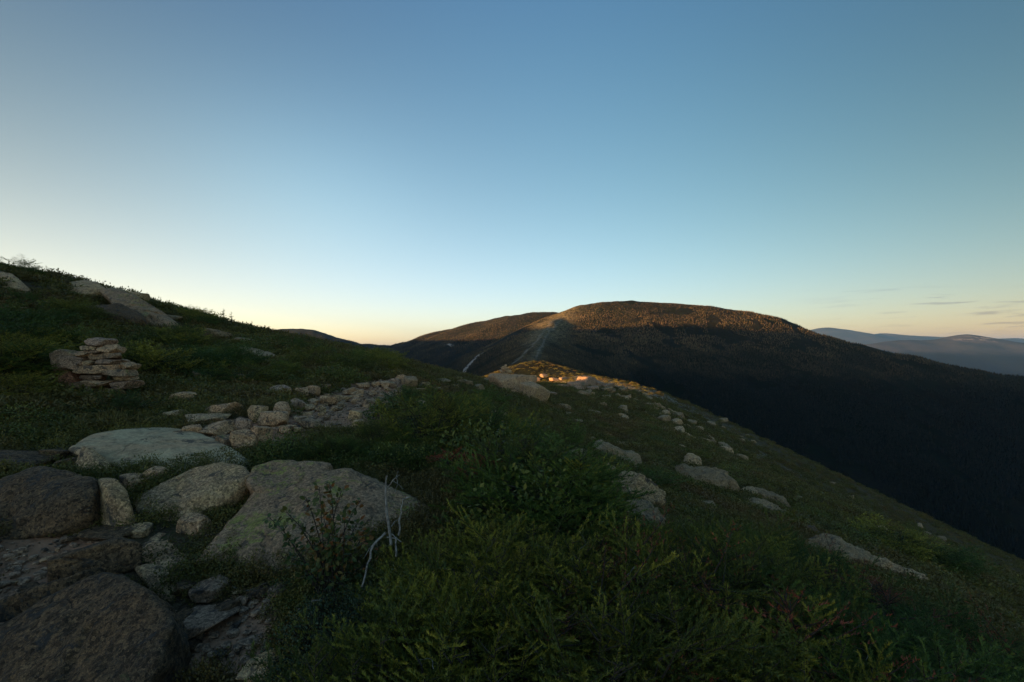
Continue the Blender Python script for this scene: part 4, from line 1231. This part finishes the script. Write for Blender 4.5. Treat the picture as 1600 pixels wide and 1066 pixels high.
def leaf_tris(p, d, n, L, W):
    s = np.cross(d, n); s /= np.linalg.norm(s)
    q1, q2 = p + d * L * .35, p + d * L * .7
    dn = n * L * .06
    a, b = q1 + s * W * .5 + dn, q2 + s * W * .38 + dn
    c, e = q1 - s * W * .5 + dn, q2 - s * W * .38 + dn
    tip = p + d * L - dn
    return [(p, a, q1), (a, b, q2), (a, q2, q1), (b, tip, q2), (p, q1, c), (c, q2, e), (c, q1, q2), (e, q2, tip)]
def red_shrub():
    rg = np.random.default_rng(77)
    base = hit(520, 930); base[1] -= .05
    D = base[1]
    T, tint, segs = [], [], []
    tips = [(420, 806), (440, 830), (455, 870), (478, 775), (500, 760), (516, 752), (535, 765), (540, 790), (505, 800), (560, 815), (585, 822), (575, 842), (560, 860), (520, 830), (480, 830), (470, 900), (500, 870), (530, 880), (555, 895), (585, 880), (495, 920), (540, 915), (450, 800), (595, 850), (525, 850), (490, 850), (565, 780)]
    for k, (px, py) in enumerate(tips):
        y = D + rg.uniform(-.15, .22)
        tip = np.array([(px - CX) / F * y, y, -(py - CY) / F * y])
        b = np.array([base[0] + rg.uniform(-.1, .1), D + rg.uniform(-.05, .05), base[2] - .03])
        m1 = b + (tip - b) * .4 + np.array([0, 0, .07]); m2 = b + (tip - b) * .75 + np.array([0, 0, .06])
        pl = [b, m1, m2, tip]
        for i in range(3): segs.append((pl[i], pl[i + 1], .0055 - .0014 * i, .0045 - .0014 * i))
        for j in range(34):
            t = rg.uniform(.35, 1.0); ii = min(int(t * 3), 2); f_ = t * 3 - ii
            p = pl[ii] + (pl[ii + 1] - pl[ii]) * f_
            d = rg.normal(size=3) + np.array([0, -.2, .1]); d /= np.linalg.norm(d)
            n = rg.normal(size=3) * .6 + np.array([0, -.5, .7]); n -= d * (n @ d); n /= np.linalg.norm(n)
            q_ = p + d * .02
            segs.append((p, q_, .001, .001))
            tr = leaf_tris(q_, d, n, rg.uniform(.028, .05), rg.uniform(.018, .030))
            T += tr
            low = .35 if px < 470 or py > 880 else .1
            tint += [np.clip(rg.beta(1.3, 1.5) - low, 0, 1)] * len(tr)
    o = link('red_leaved_shrub', None, None, None, tuple(base))
    me = tri_mesh('foliage', np.array(T) - base, np.array(tint), M['birch'])
    link('foliage', me, None, o)
    v, q_ = tubes(segs, 4)
    link('stem', new_mesh('stem', v - base, None, q_), M['bark'], o)
    tag(o, 'thin stemmed shrub with red and green leaves in front of the lichen boulder', 'shrub')
red_shrub()
BB = [leafy(500 + k, .30, .26, 2600, .016, .009, M['bilberry'], 14) for k in range(3)]
for px, py in [(470, 1075), (520, 1060), (575, 1065), (500, 1010), (550, 1000), (610, 1040), (660, 1075), (720, 1090), (590, 985), (640, 1000), (450, 1110), (530, 1120), (610, 1120), (690, 1130), (540, 960), (800, 1110), (880, 1120)]:
    p = hit(px, py)
    put_plant('bilberry_bush', BB[rnd.randrange(3)], p, rnd.uniform(.7, 1.05), rnd.uniform(0, 6.28), 'low bluish green bilberry bush beside the trail at the bottom of the slope', 'bush', 'bilberry bushes by the near trail', .95)
for px, py, s in [(470, 915, .5), (500, 940, .5), (550, 950, .6), (600, 930, .7), (640, 920, .7), (440, 890, .35), (400, 890, .3), (350, 890, .3)]:
    p = hit(px, py)
    put_plant('heath_shrub', LM[rnd.randrange(3)], p, s * .7, rnd.uniform(0, 6.28), 'dark leafy low plant at the foot of the lichen boulder', 'shrub', 'low plants at the lichen boulder', .6)

# --- dead wood
M['twig'] = plain('twig_bark', (.13, .10, .075), .9, .5, 60)
def snag(name, label, lines, D, dy=0.0, cat='dead branch', thick=.7):
    """bleached branches: each line is [(px, py, ddepth)...], start radius, end radius (m)"""
    segs = []
    o0 = None
    rg = np.random.default_rng(len(label))
    for pts_, r0, r1 in lines:
        P = [np.array([(a - CX) / F * (D + c), D + c, -(b - CY) / F * (D + c)]) for a, b, c in pts_]
        if o0 is None: o0 = P[0]
        # subdivide and wobble
        Q = [P[0]]
        for a, b in zip(P[:-1], P[1:]):
            for t in (.33, .67, 1.0):
                Q.append(a + (b - a) * t + (rg.normal(size=3) * .012 * np.linalg.norm(b - a) * 3 if t < 1 else 0))
        n = len(Q) - 1
        for i in range(n):
            ra = r0 + (r1 - r0) * i / n; rb = r0 + (r1 - r0) * (i + 1) / n
            segs.append((Q[i], Q[i + 1], ra * thick * rg.uniform(.85, 1.15), rb * thick * rg.uniform(.85, 1.15)))
    v, q_ = tubes(segs, 7)
    o = link(name, new_mesh(name, v - o0, None, q_), M['deadwood'], None, tuple(o0))
    tag(o, label, cat)
sn = hit(620, 905)[1] - .25
snag('dead_snag', 'bleached bare dead spruce stems standing in front of the lichen boulder', [
    ([(612, 850, 0), (605, 800, 0), (603, 770, 0), (605, 743, 0)], .016, .007),
    ([(605, 762, 0), (613, 752, -.02), (620, 744, -.03), (623, 735, -.03)], .006, .002),
    ([(614, 750, -.02), (624, 757, .0), (630, 764, .02)], .004, .0015), ([(620, 744, -.03), (622, 757, -.05), (618, 768, -.06)], .003, .0012), ([(619, 745, 0), (625, 742, .03)], .003, .001),
    ([(624, 835, .03), (628, 800, .03), (630, 780, .03), (642, 775, .02)], .011, .004),
    ([(620, 868, 0), (620, 840, 0), (612, 833, 0)], .010, .006), ([(605, 838, 0), (620, 840, 0), (628, 846, 0)], .006, .004),
    ([(567, 915, -.1), (575, 880, -.08), (585, 850, -.05), (603, 832, 0)], .009, .012), ([(585, 848, 0), (575, 862, -.05), (568, 872, -.1)], .004, .001), ([(597, 836, 0), (590, 845, 0), (590, 860, 0)], .004, .001),
    ([(612, 822, 0), (620, 812, .05), (632, 806, .08)], .004, .001)], sn)
sb = hit(783, 800)[1] - .25
snag('dead_branch', 'pale forked dead branch lying on top of the green thicket', [([(768, 756, 0), (778, 768, 0), (787, 777, 0)], .010, .014), ([(787, 777, 0), (796, 772, -.02)], .008, .003), ([(787, 777, 0), (784, 781, .02)], .012, .009), ([(775, 764, 0), (764, 764, .05)], .004, .001)], sb)
sc_ = hit(985, 960)[1] - .3
snag('dead_branch', 'thin bleached dead branch poking out of the spruce in the bottom centre', [([(971, 912, 0), (980, 896, 0), (991, 884, 0)], .006, .003), ([(971, 912, 0), (972, 906, -.02)], .009, .006)], sc_)
sd_ = hit(480, 958)[1] - .02
snag('dead_branch', 'grey driftwood like root lying across the edge of the dirt trail', [([(455, 955, 0), (470, 950, 0), (487, 944, 0), (490, 936, 0), (515, 933, 0)], .011, .006), ([(470, 950, 0), (460, 946, .02)], .006, .003)], sd_)
se_ = hit(400, 922)[1]
snag('dead_branch', 'thin grey stick lying at the foot of the lichen boulder', [([(388, 921, 0), (400, 917, 0), (418, 909, 0)], .007, .004), ([(365, 914, 0), (380, 922, 0), (388, 921, 0)], .005, .006)], se_)
for k in range(44):
    px, py = rnd.uniform(600, 1450), rnd.uniform(850, 1050)
    h_ = hit(px, py + 60)
    dd = h_[1] - rnd.uniform(.1, .3)
    a = rnd.uniform(.3, 2.4); l_ = rnd.uniform(18, 45)
    snag('dead_twig', 'thin bare twig sticking out of the near spruce thicket', [([(px, py, 0), (px + l_ * math.cos(a) * .5, py - l_ * math.sin(a) * .5, .05), (px + l_ * math.cos(a), py - l_ * math.sin(a) * .9, .06)], .0026, .0006),
         ([(px + l_ * math.cos(a) * .5, py - l_ * math.sin(a) * .5, .05), (px + l_ * math.cos(a + .8) * .9, py - l_ * math.sin(a + .8) * .9, .0)], .002, .0008)], dd, cat='twig')
    if k % 3: C.objects[-1].data.materials[0] = M['twig']
    C.objects[-1]["group"] = 'bare twigs in the near thicket'

# ------------------------------------------------------------------ ground cover and forest (stuff)
def scatter_group(name, pts, scale, coll, kind_label, cat, tilt=.25, zscale=None):
    """one object: geometry nodes put a random tuft of the collection on every vertex"""
    me = bpy.data.meshes.new(name)
    me.vertices.add(len(pts)); me.vertices.foreach_set("co", np.asarray(pts, np.float32).ravel())
    at = me.attributes.new('sc', 'FLOAT', 'POINT'); at.data.foreach_set("value", np.asarray(scale, np.float32))
    o = link(name, me)
    ng = bpy.data.node_groups.new(name, 'GeometryNodeTree')
    ng.interface.new_socket('Geometry', in_out='INPUT', socket_type='NodeSocketGeometry')
    ng.interface.new_socket('Geometry', in_out='OUTPUT', socket_type='NodeSocketGeometry')
    n, l = ng.nodes, ng.links
    gi, go = n.new('NodeGroupInput'), n.new('NodeGroupOutput')
    m2p = n.new('GeometryNodeMeshToPoints')
    iop = n.new('GeometryNodeInstanceOnPoints')
    ci = n.new('GeometryNodeCollectionInfo')
    ci.inputs['Collection'].default_value = coll
    ci.inputs['Separate Children'].default_value = True
    ci.inputs['Reset Children'].default_value = True
    iop.inputs['Pick Instance'].default_value = True
    rv = n.new('FunctionNodeRandomValue'); rv.data_type = 'FLOAT_VECTOR'
    rv.inputs[0].default_value = (-tilt, -tilt, 0); rv.inputs[1].default_value = (tilt, tilt, 6.283)
    na = n.new('GeometryNodeInputNamedAttribute'); na.data_type = 'FLOAT'; na.inputs[0].default_value = 'sc'
    rs = n.new('FunctionNodeRandomValue'); rs.data_type = 'FLOAT_VECTOR'
    rs.inputs[0].default_value = (.8, .8, (zscale or (.7, 1.3))[0]); rs.inputs[1].default_value = (1.2, 1.2, (zscale or (.7, 1.3))[1])
    vm = n.new('ShaderNodeVectorMath'); vm.operation = 'SCALE'
    l.new(rs.outputs[0], vm.inputs[0]); l.new(na.outputs[0], vm.inputs['Scale'])
    l.new(gi.outputs[0], m2p.inputs[0]); l.new(m2p.outputs[0], iop.inputs['Points'])
    l.new(ci.outputs[0], iop.inputs['Instance']); l.new(rv.outputs[0], iop.inputs['Rotation']); l.new(vm.outputs[0], iop.inputs['Scale'])
    l.new(iop.outputs[0], go.inputs[0])
    md = o.modifiers.new('scatter', 'NODES'); md.node_group = ng
    tag(o, kind_label, cat, kind='stuff')
    return o
def collection_of(name, meshes):
    c = bpy.data.collections.new(name)
    for k, me in enumerate(meshes):
        c.objects.link(bpy.data.objects.new(name, me))
    return c

rgn = np.random.default_rng(3)
def cover_points(n, r0, r1, a0, a1):
    a = rgn.uniform(R(a0), R(a1), n); r = np.exp(rgn.uniform(math.log(r0), math.log(r1), n))
    return r * np.sin(a), r * np.cos(a)
tuft_near = [leafy(600 + k, .16, .14, 300, .020, .011, M['cover'], 12)[0] for k in range(4)]
tuft_far = [leafy(620 + k, .5, .32, 260, .085, .05, M['cover'], 8)[0] for k in range(5)]
def clear(x, y, m):
    ok = ~on_path(x, y, .25)
    for fx_, fy_, rx, ry in FOOT:
        ok &= ((x - fx_) / (rx + m)) ** 2 + ((y - fy_) / (ry + m)) ** 2 > .85
    return ok
x, y = cover_points(16000, 1.6, 13, -56, 56)
k = clear(x, y, .0); x, y = x[k], y[k]
scatter_group('ground_cover', np.column_stack([x, y, height(x, y) - .02]), rgn.uniform(.7, 1.3, len(x)) * (.6 + .06 * np.hypot(x, y)), collection_of('heath_tuft', tuft_near), 'low green heath plants covering the near ground', 'ground cover')
x, y = cover_points(46000, 10, 330, -56, 56)
k = clear(x, y, .0); x, y = x[k], y[k]
rr = np.hypot(x, y)
bare = (fbm2(x, y, 6, 3, 51) > .22) & (y > 45) & (y < 130) & (np.abs(x - 10) < 60)
bare &= fbm2(x, y, 2.5, 2, 52) > .15
x, y, rr = x[~bare], y[~bare], rr[~bare]
scatter_group('heath', np.column_stack([x, y, height(x, y) - .05]), rgn.uniform(.5, 1.15, len(x)) * np.clip(.45 + .022 * rr, .5, 2.0), collection_of('heath_mound', tuft_far), 'green and rusty heath covering the slopes of the near ridge', 'heath', .2, (.5, 1.1))

sedge = [leafy(660 + k, .35, .30, 150, .16, .016, M['grass'], 30)[0] for k in range(3)]
x, y = cover_points(9000, 9, 120, -56, 56)
k = clear(x, y, .05) & (fbm2(x, y, 4.5, 3, 81) > .08); x, y = x[k], y[k]
scatter_group('sedge', np.column_stack([x, y, height(x, y)]), rgn.uniform(.6, 1.2, len(x)) * np.clip(.5 + .018 * np.hypot(x, y), .6, 1.6), collection_of('sedge_tuft', sedge), 'tan and yellowish sedge growing in patches over the slopes', 'sedge', .2)

def conifer(seed):
    rg = np.random.default_rng(seed)
    T = []
    for lay in range(5):
        z0 = .08 + .17 * lay; rad = .24 * (1 - lay / 5.6) * rg.uniform(.8, 1.15)
        nn = 6
        a = np.arange(nn) * 2 * np.pi / nn + rg.uniform(0, 6)
        rj = rad * rg.uniform(.7, 1.25, nn)
        P = np.stack([np.cos(a) * rj, np.sin(a) * rj, z0 + rg.uniform(-.05, .03, nn)], 1)
        top = np.array([0, 0, z0 + .30])
        for i in range(nn):
            T.append((P[i], P[(i + 1) % nn], top))
    T = np.array(T)
    return tri_mesh('conifer', T, np.full(len(T), rg.uniform(0, 1)), M['forest'])
M['forest'] = leaf_mat('forest_needles', [(0, (.004, .007, .003)), (.6, (.009, .012, .006)), (1, (.024, .020, .012))], None, .8)
def sun_zone_forest():
    # browner trees high up, brightened to paint in sunlight; the dark below imitates shade
    m = M['forest']; nt = m.node_tree
    t = NT.__new__(NT); t.m, t.n, t.l, t.b = m, nt.nodes, nt.links, nt.nodes['Principled BSDF']
    old = t.b.inputs['Base Color'].links[0].from_socket
    geo = t.new('ShaderNodeNewGeometry'); sz = t.new('ShaderNodeSeparateXYZ'); t.link(geo.outputs['Position'], sz.inputs[0])
    nz = t.noise(geo.outputs['Position'], .014, 5, .65)
    hi = t.fit(t.math('ADD', sz.outputs[2], t.math('MULTIPLY', t.math('SUBTRACT', nz, .5), 220)), -75, 60)
    r_ = t.rand()
    col = t.mix(t.math('MULTIPLY', hi, .85), old, t.ramp(r_, [(0, (.034, .034, .015)), (.5, (.085, .064, .030)), (1, (.19, .115, .058))]))
    t.link(col, t.b.inputs['Base Color'])
sun_zone_forest()
conis = [conifer(700 + k) for k in range(6)]
n = 560000
a = rgn.uniform(R(-20), R(54), n)
r = np.exp(rgn.uniform(math.log(260), math.log(2900), n))
x, y = r * np.sin(a), r * np.cos(a)
d = dist_line(x, y, spx) + 14 * fbm2(x, y, 60, 3, 61)
keep = (rgn.random(n) < .15 + .85 * sstep(0, np.where(y > 760, 70, 16), d)) & ~((r < 300) & (d < 60)) & (fbm2(x, y, 45, 3, 62) > -.30 + .1 * rgn.random(n))
for s_ in SCARS:
    keep &= dist_line(x, y, [mount_hit(*q_) for q_ in s_]) > 5
x, y, r, d = x[keep], y[keep], r[keep], d[keep]
z = height(x, y)
hh = np.clip(3.6 - .014 * (z + 30), 1.5, 4.8) * rgn.uniform(.6, 1.35, len(x)) * (.35 + .65 * sstep(0, 70, d)) * (1 + .35 * fbm2(x, y, 70, 2, 66))
scatter_group('forest', np.column_stack([x, y, z - .3]), hh, collection_of('conifer', conis), 'dense dark conifer forest covering the mountain slopes', 'forest', .04, (.8, 1.25))
# ------------------------------------------------------------------ haze
def haze_box():
    bm = bmesh.new()
    bmesh.ops.create_cube(bm, size=1)
    x0, x1, y0, y1, z0, z1 = -4000, 62000, -6000, 62000, -1400, 620
    for v in bm.verts:
        v.co = ((x0 + x1) / 2 + v.co.x * (x1 - x0), (y0 + y1) / 2 + v.co.y * (y1 - y0), (z0 + z1) / 2 + v.co.z * (z1 - z0))
    me = bpy.data.meshes.new('haze'); bm.to_mesh(me); bm.free()
    m = bpy.data.materials.new('haze'); m.use_nodes = True
    n = m.node_tree.nodes; n.clear()
    out = n.new("ShaderNodeOutputMaterial")
    pv = n.new("ShaderNodeVolumePrincipled")
    pv.inputs["Color"].default_value = (.24, .52, 1.0, 1)
    pv.inputs["Density"].default_value = HAZE
    pv.inputs["Anisotropy"].default_value = 0.2
    m.node_tree.links.new(pv.outputs[0], out.inputs["Volume"])
    o = link('haze', me, m)
    tag(o, 'thin blue evening haze over the far valleys', 'haze', kind='stuff')
HAZE = 1.9e-5
haze_box()
